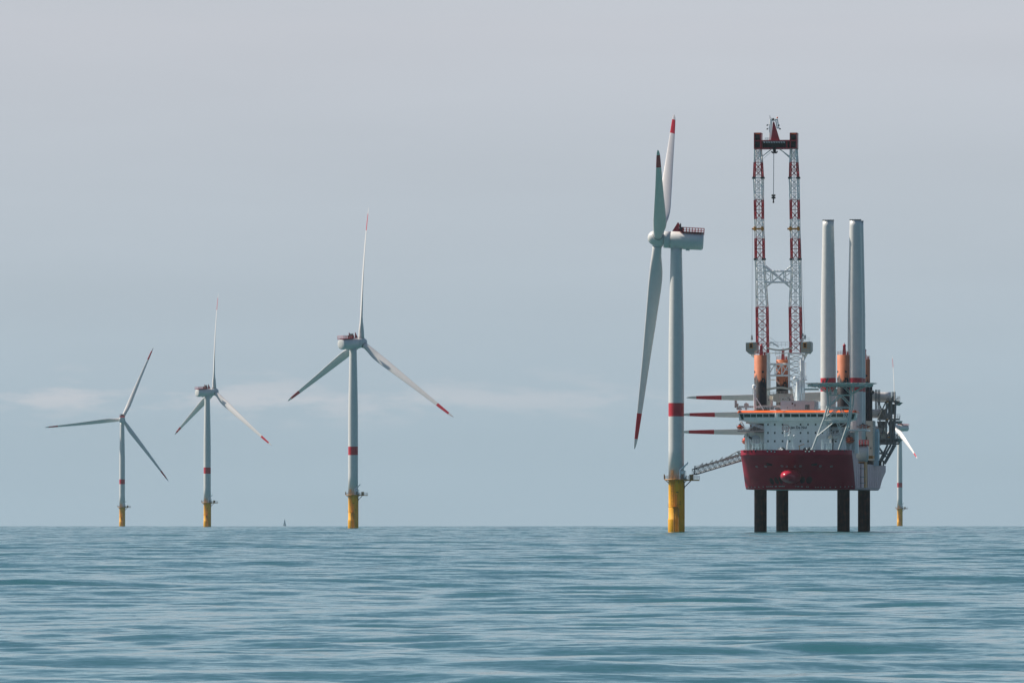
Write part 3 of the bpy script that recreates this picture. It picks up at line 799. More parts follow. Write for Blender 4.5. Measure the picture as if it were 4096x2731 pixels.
def logo():
    b = MB(); c = z1(477, 710, 13.93); seg = 40
    vs = []
    for k in range(seg):
        a = 2*math.pi*k/seg
        for r in (1.36, 1.20): vs.append((c.x+r*math.cos(a), 13.93, c.z+r*math.sin(a)))
    b.add(vs, [(2*k, 2*k+1, 2*((k+1) % seg)+1, 2*((k+1) % seg)) for k in range(seg)])
    def st(pts, w=0.05):
        for p, q in zip(pts[:-1], pts[1:]): b.cyl((c.x+p[0], 13.94, c.z+p[1]), (c.x+q[0], 13.94, c.z+q[1]), w, n=4)
    st([(-0.85,0.45),(-0.85,-0.45)]); st([(-0.85+0.5*math.sin(R(a)), 0.45*math.cos(R(a))) for a in range(0, 181, 30)])
    st([(0.05,0.95),(0.05,-0.55),(-0.05,-0.8),(-0.25,-0.85)]); st([(0.3,-0.5),(0.3,0.5),(0.95,-0.5),(0.95,0.5)])
    b.build('round_logo', ['inkred'], acc)
logo()

# bridge
def bridge():
    b = MB(); u0 = 11.0
    L = z1(105, 594, u0); Rr = z1(1024, 594, u0)
    def y(zy): return z1(500, zy, u0).z
    zt, zw1, zw0, zm, zb_ = y(589), y(597), y(623), y(650), y(658)
    # outline in plan: shallow vee with a flat centre bay; wings reach out over both sides
    cl, cr = z1(388,600,u0).x, z1(462,600,u0).x
    pl = [(L.x, u0+1.2), (cl, u0+0.6), (cl+0.6, u0-1.0), (cr-0.3, u0-1.0), (cr+0.5, u0), (Rr.x, u0+1.0)]
    def band(z0, z1_, in0, in1, mat, wing=0.0):
        b.m = mat
        for (xa, ua), (xb, ub) in zip(pl[:-1], pl[1:]):
            b.add([(xa, ua+in0, z0), (xb, ub+in0, z0), (xb, ub+in1, z1_), (xa, ua+in1, z1_)], [(0,1,2,3)])
    xl, xr = L.x, Rr.x
    # solid body behind, wings tapering below
    band(zw1, zt, -0.05, -0.25, 0); band(zw0, zw1, 0.45, -0.05, 0); band(zm, zw0, 0.95, 0.45, 0)
    ub = 21.0
    for x, s in ((xl, -1), (xr, 1)):
        b.m = 0
        b.add([(x-s*0.95, u0+2.0, zm), (x-s*0.95, ub, zm), (x, ub, zt), (x, u0+0.8, zt)], [(0,1,2,3) if s > 0 else (3,2,1,0)])
    b.add([(x, u+0.95, zm) for x, u in pl] + [(xr-0.9, ub, zm), (xl+0.9, ub, zm)], [tuple(range(len(pl)+2))[::-1]])
    b.add([(x, u-0.25, zt) for x, u in pl] + [(xr, ub, zt), (xl, ub, zt)], [tuple(range(len(pl)+2))])
    b.add([(xl, ub, zm), (xr, ub, zm), (xr, ub, zt), (xl, ub, zt)], [(1,0,3,2)])
    # sloping underside of the wings
    for xo, xi, s in ((xl+1.0, z1(304,650,u0).x, -1), (xr-1.0, z1(795,650,u0).x, 1)):
        zz = y(668)
        q0 = [(xo, u0+2.2, zm), (xi, u0+1.8, zm), (xi, ub-1, zm), (xo, ub-1, zm)]
        q1 = [(xo-s*3.5, u0+3.0, zz), (xi, u0+2.6, zz), (xi, ub-2, zz), (xo-s*3.5, ub-2, zz)]
        b.hexa(q0 if s < 0 else q0[::-1], q1 if s < 0 else q1[::-1])
    b0 = b; b = MB(); b.m = 0
    b.rail([z1(110,565,u0+1), z1(560,565,u0)], 1.2, 0.05, 1.6, 3); b.rail([z1(560,565,u0), z1(1018,565,u0+1)], 1.2, 0.05, 1.6, 3)
    b.rail([z1(315,645,u0-0.2), z1(420,645,u0-0.2)], 0.9, 0.06, 1.0, 4); b.rail([z1(640,642,u0-0.2), z1(800,642,u0-0.2)], 0.9, 0.06, 1.0, 4)
    br = b0.build('bridge', ['white', 'cranewhite'], ship); b.build('railing', ['cranewhite'], br)
    # signal-orange fascia along the roof edge
    f = MB(); ztop, zlow = y(569), y(588)
    for (xa, ua), (xb, ubb) in zip(pl[:-1], pl[1:]):
        e = 0.0
        f.hexa([(xa, ua-0.65, zlow), (xb, ubb-0.65, zlow), (xb, ubb+2.8, zlow+0.1), (xa, ua+2.8, zlow+0.1)],
               [(xa, ua+2.2, ztop), (xb, ubb+2.2, ztop), (xb, ubb+2.8, ztop), (xa, ua+2.8, ztop)])
    for x, s in ((xl, -1), (xr, 1)):
        f.hexa([(x, u0, zlow), (x+s*0.5, u0+0.1, zlow), (x+s*0.5, ub, zlow), (x, ub, zlow)], [(x-s*0.4, u0+0.5, ztop), (x, u0+0.5, ztop), (x, ub, ztop), (x-s*0.4, ub, ztop)])
    f.build('roof_fascia', ['orange'], br)
    # raked panes
    def pane(x0, x1):
        a, c = z1(x0, 600, u0).x, z1(x1, 600, u0).x
        def uu(x): return float(np.interp(x, [q[0] for q in pl], [q[1] for q in pl]))
        g = MB(); e = 0.035
        q = [(a, uu(a)+0.40-e, zw0+0.04), (c, uu(c)+0.40-e, zw0+0.04), (c, uu(c)-0.04-e, zw1-0.06), (a, uu(a)-0.04-e, zw1-0.06)]
        g.hexa(q, [(x, u+0.03, z) for x, u, z in q]); g.build('window', ['glass'], br)
    for x0, x1 in ((147,196),(200,241),(247,291),(297,340),(345,385),(398,426),(430,450),(464,512),(518,578),(584,632),(642,668),(672,716),(726,768),(778,824),(832,868),(875,926),(932,980)):
        pane(x0, x1)
    for a, c, s in ((112, 141, -1), (986, 1018, 1)):
        g = MB(); xa, xc = z1(a, 600, u0).x, z1(c, 600, u0).x; k = u0+1.0
        lowz = y(640)
        q = [(xa+(0.7 if s < 0 else 0), k+0.55, lowz), (xc-(0.7 if s > 0 else 0), k+0.55, lowz), (xc, k-0.16, zw1-0.06), (xa, k-0.16, zw1-0.06)]
        g.hexa(q, [(x, u+0.03, z) for x, u, z in q]); g.build('window', ['glass'], br)
    return br
br = bridge()
def upper_house():
    b = MB()
    slab(b, z1, 435, 494, 700, 566, 15.0, 24.0)
    slab(b, z1, 660, 500, 720, 566, 18.0, 24.0)
    b.m = 1
    slab(b, z1, 628, 528, 663, 562, 14.9, 15.1); slab(b, z1, 545, 520, 552, 540, 14.93, 15.1); slab(b, z1, 523, 510, 534, 524, 14.93, 15.1); slab(b, z1, 487, 540, 490, 558, 14.93, 15.1)
    b.m = 0
    b.rail([z1(440,494,15.3), z1(700,494,15.3)], 1.2, 0.05, 1.5, 3)
    return b.build('upper_wheelhouse', ['house', 'dark'], ship)
upper_house()

# helideck on its truss
def helideck():
    u0 = 4.0; c = z1(905, 364, u0); Rd = 12.9
    b = MB(); n = 8
    ang = [R(22.5+45*k) for k in range(n)]
    zt = c.z+0.1
    b.prism([(c.x+Rd*0.92*math.cos(a), u0+Rd*0.92*math.sin(a), zt-0.35) for a in ang], (0,0,0.35))
    # grating safety net round the edge, tilted up
    for k in range(n):
        a0, a1 = ang[k], ang[(k+1) % n]
        for j in range(5):
            t0, t1 = j/5+0.015, (j+1)/5-0.015
            def pt(t, r, z): 
                x = (1-t)*math.cos(a0)+t*math.cos(a1); yv = (1-t)*math.sin(a0)+t*math.sin(a1); return (c.x+r*x, u0+r*yv, z)
            q = [pt(t0, Rd*0.925, zt-0.25), pt(t1, Rd*0.925, zt-0.25), pt(t1, Rd*1.06, zt+0.12), pt(t0, Rd*1.06, zt+0.12)]
            b.hexa(q, [(x, yv, z+0.09) for x, yv, z in q])
    b.m = 1
    for k in np.linspace(-0.75, 0.75, 7):                        # deck beams
        w = Rd*0.9*math.sqrt(max(0.05, 1-k*k*0.8))
        b.box((c.x-w, u0+Rd*k-0.14, zt-0.95), (c.x+w, u0+Rd*k+0.14, zt-0.36))
        b.box((c.x+Rd*k-0.14, u0-w, zt-1.1), (c.x+Rd*k+0.14, u0+w, zt-0.40))
    for x, y in ((560/1.96, 0),):
        pass
    hd = b.build('helideck', ['helideck', 'helideck'], ship)
    t = MB()
    for x, y, u in ((620,365,8),(650,372,9),(705,360,2)): pass
    # legs: two in front, two behind, kinked where they splay outward
    T = lambda x, y, u: z1(x, y, u)
    pf = {'FL': [T(800,375,1), T(808,520,1), T(782,622,2), T(683,878,3)], 'FR': [T(990,375,1), T(985,520,1), T(962,680,2), T(893,878,3)],
          'BL': [T(822,375,10), T(828,520,10), T(800,612,10), T(797,650,12)], 'BR': [T(1008,375,10), T(1003,520,10), T(972,700,10), T(935,778,13)]}
    for k, pts in pf.items(): t.tube(pts, 0.36 if k[0] == 'F' else 0.30, 10)
    def seg(a, bb, r=0.2): t.cyl(a, bb, r, n=6)
    for d, (l, rr) in ((0, ('FL','FR')), (1, ('BL','BR'))):
        u = 1 if d == 0 else 10; o = d*18
        seg(T(808+o,450,u), T(985+o,450,u), 0.26); seg(T(798+o,548,u), T(968+o,548,u), 0.22)
        seg(T(806+o,540,u), T(900+o,455,u), 0.22); seg(T(985+o,540,u), T(905+o,455,u), 0.22)
        seg(T(800+o,615,u), T(885+o,552,u), 0.20); seg(T(965+o,640,u), T(888+o,552,u), 0.20)
        seg(T(775+o,650,u), T(965+o,650,u), 0.18)
        seg(T(725+o*0.4,770,u+1), T(865+o,655,u), 0.22) if d == 0 else None
        seg(T(870+o,655,u), T(918+o*0.5,772,u+1), 0.18)
        seg(T(808+o,440,u), T(728+o,385,u), 0.2); seg(T(985+o,440,u), T(1085+o,380,u), 0.2)
        seg(T(812+o,440,u), T(858+o,385,u), 0.17); seg(T(982+o,440,u), T(925+o,385,u), 0.17)
    for y in (400, 450, 548):
        for x in (806, 986): seg(T(x,y,1), T(x+18,y,10), 0.18)
    t.box(*(tuple(T(855,400,0)), tuple(T(880,440,2))))
    t.m = 1; t.rail([T(740,395,0.5), T(1110,395,0.5)], 1.0, 0.06, 1.8, 3)
    t.build('support_truss', ['helideck', 'galv'], hd)
    t = MB(); t.box(*(tuple(T(620,398,8)), tuple(T(735,412,11))))   # access walkway at the left
    t.rail([T(625,398,8), T(735,398,8)], 1.3, 0.06, 1.0, 3)
    t.build('access_walkway', ['helideck'], hd)
    k = MB(); k.cyl(T(767,362,3), T(769,332,3), 0.25, n=6); k.build('hose_reel', ['dark'], hd); k = MB()
    k.cyl(T(793,352,3), T(803,326,3), 0.38, n=8); k.sphere(T(804,325,3), 0.48)
    k.build('fire_monitor', ['dark'], hd)
    for x in (853, 884, 945, 970, 1045): k = MB(); k.cyl(T(x,363,-6), T(x,357,-6), 0.25, n=6); k.build('deck_lamp', ['galv'], hd)
helideck()

# masts, domes and foredeck gear
def gear():
    m = MB(); u = 16
    m.cyl(z1(231,566,u), z1(229,400,u), 0.26, n=8); m.cyl(z1(243,566,u), z1(238,430,u), 0.16, n=6)
    for y in range(440, 560, 12): m.cyl(z1(231,y,u), z1(242,y,u), 0.07, n=4)
    m.cyl(z1(242,470,u), z1(302,566,u), 0.20, n=6); m.cyl(z1(243,545,u), z1(275,545,u), 0.12, n=5)
    m.box(tuple(z1(216,438,u)), tuple(z1(243,433,u+2))); m.rail([z1(216,432,u), z1(243,432,u)], 1.3, 0.06, 0.6, 2)
    m.tube([z1(222,430,u), z1(229,405,u), z1(237,430,u)], 0.12, 5)
    o = m.build('antenna_mast', ['cranewhite'], ship)
    d = MB(); d.lathe([(0.62,-0.7),(0.72,-0.1)], 20, c=tuple(z1(229,386,u))); d.sphere(z1(229,382,u), 0.78, 18, 0.95); d.build('satellite_dome', ['white'], o)
    # main mast with platforms
    m = MB(); u = 19
    m.cyl(z1(573,494,u), z1(572,330,u), 0.75, 0.62, n=14); m.cyl(z1(601,494,u), z1(597,170,u+2), 0.42, n=10); m.cyl(z1(621,494,u), z1(617,150,u+2), 0.30, n=8)
    m.box(tuple(z1(532,336,u)), tuple(z1(644,331,u+4))); m.rail([z1(534,331,u), z1(642,331,u)], 1.4, 0.06, 0.9, 3)
    for y in range(175, 330, 17):
        m.cyl(z1(597,y,u+2), z1(618,y+12,u+2), 0.10, n=4); m.cyl(z1(597,y+17,u+2), z1(618,y,u+2), 0.10, n=4)
    m.cyl(z1(632,330,u), z1(632,195,u), 0.10, n=5); m.cyl(z1(629,222,u), z1(637,222,u), 0.12, n=5); m.box(tuple(z1(627,205,u)), tuple(z1(637,199,u+0.5)))
    m.cyl(z1(540,392,u), z1(600,392,u), 0.16, n=6); m.cyl(z1(545,494,u+1), z1(525,336,u+1), 0.16, n=6); m.cyl(z1(560,494,u+1), z1(557,400,u+1), 0.55, n=10)
    o = m.build('main_mast', ['cranewhite'], ship)
    d = MB(); d.sphere(z1(549,319,u-0.5), 0.66, 18); d.cyl(z1(549,331,u-0.5), z1(549,322,u-0.5), 0.35, n=10); d.build('satellite_dome', ['white'], o)
    r = MB(); r.box(tuple(z1(476,257,u)), tuple(z1(566,251,u+0.5))); r.cyl(z1(521,262,u), z1(521,257,u), 0.3, n=8); r.box(tuple(z1(521,262,u)), tuple(z1(597,266,u+2))); r.build('radar_scanner', ['white'], o)
    # forward signal mast
    m = MB(); u = 7
    for x0, x1 in ((487,497),(536,525)): m.cyl(z1(x0,878,u), z1(x1,776,u), 0.2, n=6)
    m.cyl(z1(480,878,u+2), z1(496,780,u+2), 0.12, n=5); m.cyl(z1(545,878,u+2), z1(526,780,u+2), 0.12, n=5)
    for i, y in enumerate(range(786, 876, 11)): m.cyl(z1(511,y,u+2), z1(523,y,u+2), 0.16, n=4)
    for y in (800, 825, 850): m.cyl(z1(495-(y-776)*0.09,y,u), z1(527+(y-776)*0.10,y,u), 0.10, n=5)
    m.box(tuple(z1(471,782,u-0.5)), tuple(z1(547,776,u+2))); m.rail([z1(472,776,u-0.5), z1(546,776,u-0.5)], 1.2, 0.06, 0.7, 2)
    m.cyl(z1(505,776,u), z1(506,716,u), 0.22, n=6); m.cyl(z1(524,776,u), z1(524,742,u), 0.16, n=6); m.cyl(z1(468,776,u), z1(469,738,u), 0.16, n=6)
    m.sphere(z1(500,768,u-0.8), 0.34); m.sphere(z1(543,770,u-0.8), 0.38); m.sphere(z1(469,736,u), 0.3)
    m.box(tuple(z1(500,720,u)), tuple(z1(512,714,u+0.5)))
    m.build('signal_mast', ['cranewhite'], ship)
    # winch on its stand, left side of the foredeck
    m = MB(); u = 10
    slab(m, z1, 197, 826, 298, 831, u, u+4)
    for x in (213, 240, 262, 286): m.cyl(z1(x,880,u), z1(x+(6 if x < 250 else -6),831,u), 0.18, n=6); m.cyl(z1(x,880,u+4), z1(x,831,u+4), 0.18, n=6)
    m.cyl(z1(215,856,u), z1(285,856,u), 0.12, n=5)
    m.rail([z1(199,826,u), z1(297,826,u)], 1.3, 0.06, 0.8, 3)
    m.m = 1; cc = z1(241,797,u+2); m.cyl((cc.x,u+0.8,cc.z), (cc.x,u+3.2,cc.z), 1.55, n=24); m.box(tuple(z1(214,826,u+1)), tuple(z1(275,800,u+3)))
    m.m = 2; m.cyl(z1(188,776,u), z1(210,795,u), 0.35, n=8); m.box(tuple(z1(190,782,u)), tuple(z1(206,774,u+1)))
    m.m = 0; m.cyl(z1(200,826,u+3), z1(199,742,u+3), 0.14, n=5)
    m.build('mooring_winch', ['cranewhite', 'galv', 'dark'], ship)
    # bright ventilation column beside it
    m = MB(); slab(m, z1, 175, 777, 191, 884, 14, 16); m.build('ventilation_trunk', ['white'], ship)
    # knuckle crane, right side
    m = MB(); u = 7
    slab(m, z1, 760, 822, 840, 828, u, u+4); slab(m, z1, 820, 790, 834, 828, u+0.5, u+3)
    for x in (768, 795, 815, 832): m.cyl(z1(x,880,u), z1(x+3,828,u), 0.15, n=6)
    m.cyl(z1(790,860,u), z1(835,860,u), 0.15, n=6); m.tube([z1(800,878,u), z1(806,845,u), z1(815,830,u)], 0.12, 5)
    m.rail([z1(760,822,u), z1(818,822,u)], 1.4, 0.06, 0.7, 3)
    for x in (757, 764): m.cyl(z1(x,880,u), z1(x,800,u), 0.09, n=5)
    for y in range(805, 880, 9): m.cyl(z1(755,y,u), z1(766,y,u), 0.10, n=4)
    m.m = 1
    arc = [z1(826+19*math.cos(R(a)), 790-34*math.sin(R(a))*0.95, u+1) for a in range(-5, 186, 15)]
    q = arc + [z1(816,792,u+1), z1(828,778,u+1), z1(838,792,u+1)]
    m.prism(q[::-1], (0, 1.6, 0))
    m.m = 2; m.cyl(z1(845,880,u), z1(847,790,u), 0.24, n=6); m.box(tuple(z1(838,822,u)), tuple(z1(852,795,u+1))); m.sphere(z1(867,812,u), 0.42); m.cyl(z1(852,800,u), z1(880,792,u), 0.14, n=6)
    m.build('knuckle_crane', ['cranewhite', 'beige', 'dark'], ship)
    # small yellow jib
    m = MB(); m.cyl(z1(585,880,8), z1(583,848,8), 0.12, n=6); m.cyl(z1(575,850,8), z1(620,834,8), 0.09, n=5); m.cyl(z1(620,834,8), z1(622,842,8), 0.06, n=4); m.build('service_jib', ['ochre'], ship)
    # mooring machinery heaps on the foredeck
    rnd = random.Random(3)
    for x0, x1, h in ((412,470,22),(612,690,24)):
        m = MB()
        for i in range(26):
            x = rnd.uniform(x0, x1); hh = rnd.uniform(6, h)*(1-abs((x-(x0+x1)/2)/(x1-x0)))
            a = z1(x, 884, rnd.uniform(5,9)); c = z1(x+rnd.uniform(-9,9), 882-hh, a.y)
            m.m = rnd.choice((0,0,0,1)); m.cyl(a, c, rnd.uniform(0.12,0.3), n=6)
            if rnd.random() < 0.4: m.sphere(c, rnd.uniform(0.2,0.4), 8)
        m.build('anchor_windlass', ['dark', 'cranewhite'], ship)
    # folded deck crane boom across the bridge roof at the left
    m = MB(); u = 24
    slab(m, z1, 75, 535, 435, 548, u, u+2.5); slab(m, z1, 260, 531, 436, 552, u-0.5, u+3); slab(m, z1, 75, 492, 88, 548, u, u+2.5); slab(m, z1, 88, 516, 100, 540, u, u+2.5)
    slab(m, z1, 150, 518, 180, 536, u, u+2.5); m.prism([z1(150,518,u), z1(165,509,u), z1(180,518,u)], (0,2.5,0)); slab(m, z1, 157, 548, 170, 566, u, u+2)
    slab(m, z1, 358, 490, 372, 532, u, u+2); slab(m, z1, 330, 548, 345, 566, u, u+2)
    m.m = 1
    for i in range(40):
        x = rnd.uniform(270, 432); a = z1(x, 566, u-1); c = z1(x+rnd.uniform(-8,8), rnd.uniform(540,560), u-1); m.cyl(a, c, rnd.uniform(0.08,0.2), n=5)
    m.m = 2
    for i in range(16):
        x = rnd.uniform(96, 130); a = z1(x, 566, u-2); c = z1(x+rnd.uniform(-10,10), rnd.uniform(535,560), u-2); m.cyl(a, c, rnd.uniform(0.1,0.3), n=5)
    m.build('deck_crane', ['pink', 'dark', 'galv'], ship)
    # jacking house and deck houses behind the bridge
    m = MB()
    slab(m, z1, 380, 440, 520, 500, 60, 75); slab(m, z1, 325, 455, 350, 530, 60, 70)
    m.m = 1
    slab(m, z1, 250, 528, 330, 568, 27, 36)
    m.m = 0
    b2 = z1(700, 655, 27)
    m.rail([z1(325,455,60), z1(520,440,60)], 1.2, 0.07, 1.2, 3)
    for i in range(34):
        x = rnd.uniform(325, 560); y = rnd.uniform(452, 500); m.m = rnd.choice((0,1,2)); a = z1(x, y+rnd.uniform(6,26), 58); m.cyl(a, z1(x+rnd.uniform(-5,5), y, 58), rnd.uniform(0.1,0.3), n=5)
    m.build('jacking_machinery', ['beige', 'dark', 'pink'], ship)
    for v, u in LEGPOS:
        m = MB(); m.box((v-4.2, u-4, 24.36), (v-2.5, u+4, 31.5)); m.box((v+2.5, u-4, 24.36), (v+4.2, u+4, 31.5)); m.box((v-2.49, u+2.6, 24.36), (v+2.49, u+4.0, 31.45)); m.build('jacking_house', ['beige'], ship)
    # tall pale casing at the right
    m = MB()
    slab(m, z1, 1106, 652, 1160, 960, 84, 94)
    c = MB(); slab(c, z1, 1165, 735, 1200, 1003, 92, 98); c.cyl(z1(1182,745,95), z1(1182,715,95), 1.2, n=14); c.build('exhaust_column', ['house'], ship)
    slab(m, z1, 1160, 650, 1168, 990, 92, 94)
    m.m = 1
    for y in range(660, 940, 16): m.cyl(z1(1158,y,83.8), z1(1166,y,83.8), 0.10, n=4)
    slab(m, z1, 1107, 775, 1113, 800, 83.8, 84.1); slab(m, z1, 1139, 860, 1147, 872, 83.8, 84.1)
    c = MB(); slab(c, z1, 1110, 372, 1152, 652, 106, 108); c.cyl(z1(1150,435,104), z1(1168,420,104), 0.6, n=8); c.build('leg_guide', ['dark'], ship)   # beside the far leg
    m.build('engine_casing', ['beige', 'dark'], ship)
    # deck cargo lumps along the right rail
    u = 70
    for x in (1133,1146,1160,1205,1215,1235): m = MB(); slab(m, z1, x, 955+rnd.uniform(0,20), x+9, 1003, u+25, u+27); m.build('deck_locker', ['dark'], ship)
    m = MB(); slab(m, z1, 1120, 925, 1160, 948, u, u+6); m.build('yellow_container', ['ochre'], ship)
    m = MB(); m.rail([z1(1005,905,34), z1(1045,905,42)], 1.2, 0.06, 1, 2); m.build('deck_railing', ['cranewhite'], ship)
    # yellow boarding ladder on the hull side
    m = MB(); e = half(22)+0.1
    def side(px_u, z): return Vector((e, px_u, z))
    for u_ in (53.5, 63.0): m.cyl(side(u_, 15.8), side(u_, 26.0), 0.35, n=6)
    m.box((e, 54.5, 15.8), (e+0.35, 62, 25.6))
    for x0, x1, y0, y1 in ((1045,1100,925,930),(1045,1100,975,980),(1045,1050,925,978),(1094,1100,925,978),(1066,1071,925,978)): slab(m, z1, x0, y0, x1, y1, 48, 49)
    m.cyl(z1(1047,928,48), z1(1070,976,48), 0.2, n=6); m.cyl(z1(1070,928,48), z1(1047,976,48), 0.2, n=6); m.cyl(z1(1070,928,48), z1(1097,976,48), 0.2, n=6); m.cyl(z1(1097,928,48), z1(1072,976,48), 0.2, n=6)
    m.m = 1; m.box((half(20)-0.2, 41, 15.8), (half(20)+0.38, 51, 24.3))
    m.m = 2
    for z in (17.4, 19.6, 22.6): m.box((half(20)+0.3, 36, z-0.1), (half(20)+0.5, 56, z+0.1))
    m.build('side_ladder', ['ochre', 'hullside', 'dark'], ship)
gear()

# main crane round the rear left leg
def crane():
    v, u = LEGPOS[2]
    b = MB()
    b.lathe([(5.2,24.36),(5.2,33),(4.6,34),(4.2,42),(4.2,43.5),(2.6,43.5),(2.6,24.36)], 40, c=(v,u,0), caps=False)
    cr = b.build('main_crane', ['beige'], ship)
    uf = 95.0
    # slewing body: two side frames joined by trusses and arched beams
    for x0, x1, x2, x3 in ((328,346,340,352), (500,520,596,612)):
        s = MB()
        ys = [128, 165, 205, 250, 300, 345, 390]
        rings = []
        for y in ys:
            t = (y-128)/262
            a, c = x0+4*t, (x1 if x0 < 400 else x3)+4*t
            rings.append([z1(a,y,uf), z1(c,y,uf), z1(c,y,uf+7), z1(a,y,uf+7)])
        s.truss(rings, 0.42, 0.20)
        s.cyl(z1(x0,390,uf), z1(x0-(0 if x0 < 400 else -40),440,uf+3), 0.4, n=6); s.cyl(z1(x1,390,uf), z1(x1,460,uf+3), 0.35, n=6)
        s.build('side_frame', ['cranewhite'], cr)
    s = MB()
    for uu in (uf, uf+7):
        for y in (208, 297): s.cyl(z1(340,y,uu), z1(512,y,uu), 0.36, n=8)
        for xa, xb in ((340,392),(392,445),(445,500)):
            s.cyl(z1(xa,297,uu), z1(xb,208,uu), 0.22, n=6); s.cyl(z1(xb,297,uu), z1(xb,208,uu), 0.2, n=6)
            s.cyl(z1(xa,208,uu), z1((xa+xb)/2,252,uu), 0.16, n=5)
    for x in range(345, 510, 40): s.cyl(z1(x,208,uf), z1(x,208,uf+7), 0.2, n=5); s.cyl(z1(x,297,uf), z1(x,297,uf+7), 0.2, n=5)
    s.cyl(z1(340,330,uf+4), z1(398,330,uf+4), 0.2, n=5); s.cyl(z1(345,330,uf+4), z1(330,362,uf+4), 0.25, n=5)
    s.rail([z1(395,143,uf+2), z1(498,143,uf+2)], 2.2, 0.08, 1.6, 3)
    s.build('cross_truss', ['cranewhite'], cr)
    def arch(x0, y0, x1, y1, sag, h, uu, d):
        s = MB(); pts = [(x0+(x1-x0)*i/12, y0+(y1-y0)*i/12 + sag*math.sin(math.pi*i/12)) for i in range(13)]
        for (xa, ya), (xb, yb) in zip(pts[:-1], pts[1:]):
            q0 = [z1(xa,ya+h,uu), z1(xb,yb+h,uu), z1(xb,yb,uu), z1(xa,ya,uu)]
            s.hexa(q0, [p+Vector((0,d,0)) for p in q0])
        s.build('arched_beam', ['beige'], cr)
    arch(322, 402, 528, 402, -18, 16, uf-1, 2.0)
    arch(322, 72, 528, 72, 20, 12, uf-2, 2.2)
    s = MB()
    s.rail([z1(347,72,uf-2), z1(505,72,uf-2)], 1.8, 0.07, 1.4, 3); s.cyl(z1(372,40,uf-2), z1(420,72,uf-2), 0.28, n=6); s.cyl(z1(345,40,uf-2), z1(372,40,uf-2), 0.3, n=6)
    s.cyl(z1(355,0,uf-2), z1(402,36,uf-2), 0.08, n=4); s.cyl(z1(352,28,uf-2), z1(352,66,uf-2), 0.15, n=5)
    s.cyl(z1(347,122,uf), z1(505,122,uf), 0.14, n=5)
    s.build('walkway', ['cranewhite'], cr)
    # winch houses either side of the boom feet
    for pts, door in (([(163,40),(243,35),(246,118),(222,122),(205,132),(188,127),(163,103)], (205,62)), ([(592,36),(668,30),(674,38),(674,102),(655,126),(630,122),(592,118)], (626,58))):
        h = MB(); h.prism([z1(x,y,uf-3) for x, y in pts][::-1], (0,7,0))
        h.m = 1
        slab(h, z1, door[0]-14, door[1]-20, door[0]+13, door[1]-14, uf-3.15, uf-2.9); slab(h, z1, door[0]-14, door[1]+17, door[0]+13, door[1]+22, uf-3.15, uf-2.9)
        slab(h, z1, door[0]-14, door[1]-20, door[0]-10, door[1]+22, uf-3.12, uf-2.9); slab(h, z1, door[0]+9, door[1]-20, door[0]+13, door[1]+22, uf-3.12, uf-2.9)
        h.m = 2; slab(h, z1, door[0]-10, door[1]-14, door[0]+9, door[1]+17, uf-3.06, uf-2.9)
        h.m = 3
        for y in (60, 82, 103):
            h.cyl(z1(pts[0][0]+1,y,uf-3.05), z1(pts[1][0]-1,y,uf-3.05), 0.06, n=4)
        h.build('winch_house', ['housegrey', 'ochre', 'black', 'ochre'], cr)
    s = MB(); s.cyl(z1(612,0,uf-2), z1(612,30,uf-2), 0.3, n=6); s.rail([z1(597,30,uf-3), z1(660,30,uf-3)], 1.4, 0.07, 1.2, 2); s.cyl(z1(640,122,uf), z1(612,180,uf+2), 0.5, n=8); s.cyl(z1(205,130,uf), z1(232,150,uf+2), 0.5, n=8); s.box(tuple(z1(585,15,uf-2)), tuple(z1(600,34,uf)))
    s.build('winch_gantry', ['cranewhite'], cr)
    # boom: two lattice legs, red and white bands
    def bu(py): return 95.0 - 8.0*(1411-py)/(1411-596)         # leans a little towards the bow
    Lp = [(596,365,460),(650,360,475),(711,352,486),(800,362,487),(908,370,490),(954,370,497),(1037,372,500),(1091,380,512),(1146,382,526),(1228,385,545),(1411,391,552)]
    Rp = [(596,815,910),(650,808,920),(711,803,932),(800,810,937),(908,815,943),(954,818,945),(1037,822,950),(1091,826,955),(1146,812,957),(1228,800,962),(1411,808,970)]
    red = [(650,712),(800,877),(954,1037),(1228,1411)]
    stops = sorted(set([596,650,712,800,877,954,1037,1091,1146,1228,1411]))
    rows = []
    for a, c in zip(stops[:-1], stops[1:]):
        k = max(1, round((c-a)/34)); rows += [a+(c-a)*i/k for i in range(k)]
    rows.append(1411)
    bm = None
    for side, P in (('l', Lp), ('r', Rp)):
        s = MB(); rings = []; mats = []
        for py in rows:
            x0 = np.interp(py, [q[0] for q in P], [q[1] for q in P]); x1 = np.interp(py, [q[0] for q in P], [q[2] for q in P])
            uu = bu(py)
            f = 10/3.136/2
            A, B_ = S(2900+x0/3.136+1.6, py, uu), S(2900+x1/3.136-7.5, py, uu)
            C, D = S(2900+x1/3.136-1.6, py, uu+4.0), S(2900+x0/3.136+7.5, py, uu+4.0)
            rings.append([A, B_, C, D])
        for a, c in zip(rows[:-1], rows[1:]):
            mid = (a+c)/2; mats.append(1 if any(p < mid < q for p, q in red) else 0)
        s.truss(rings, 0.28, 0.17, mats)
        s.m = 2                                                  # joint collars
        for py in (712, 1037):
            j = min(range(len(rows)), key=lambda i: abs(rows[i]-py))
            for p in rings[j]: s.cyl(p+Vector((0,0,-0.35)), p+Vector((0,0,0.35)), 0.55, n=8)
        s.m = 3
        j = min(range(len(rows)), key=lambda i: abs(rows[i]-908)); q = rings[j]
        s.cyl(q[0]+Vector((-1.1,-0.1,0)), q[1]+Vector((0.6,-0.1,0)), 0.35, n=6)
        for p in q[:2]: s.cyl(p+Vector((0,-0.2,-0.7)), p+Vector((0,-0.2,0.8)), 0.5, n=6)
        # cable bundle and ladder inside the leg
        s.m = 4
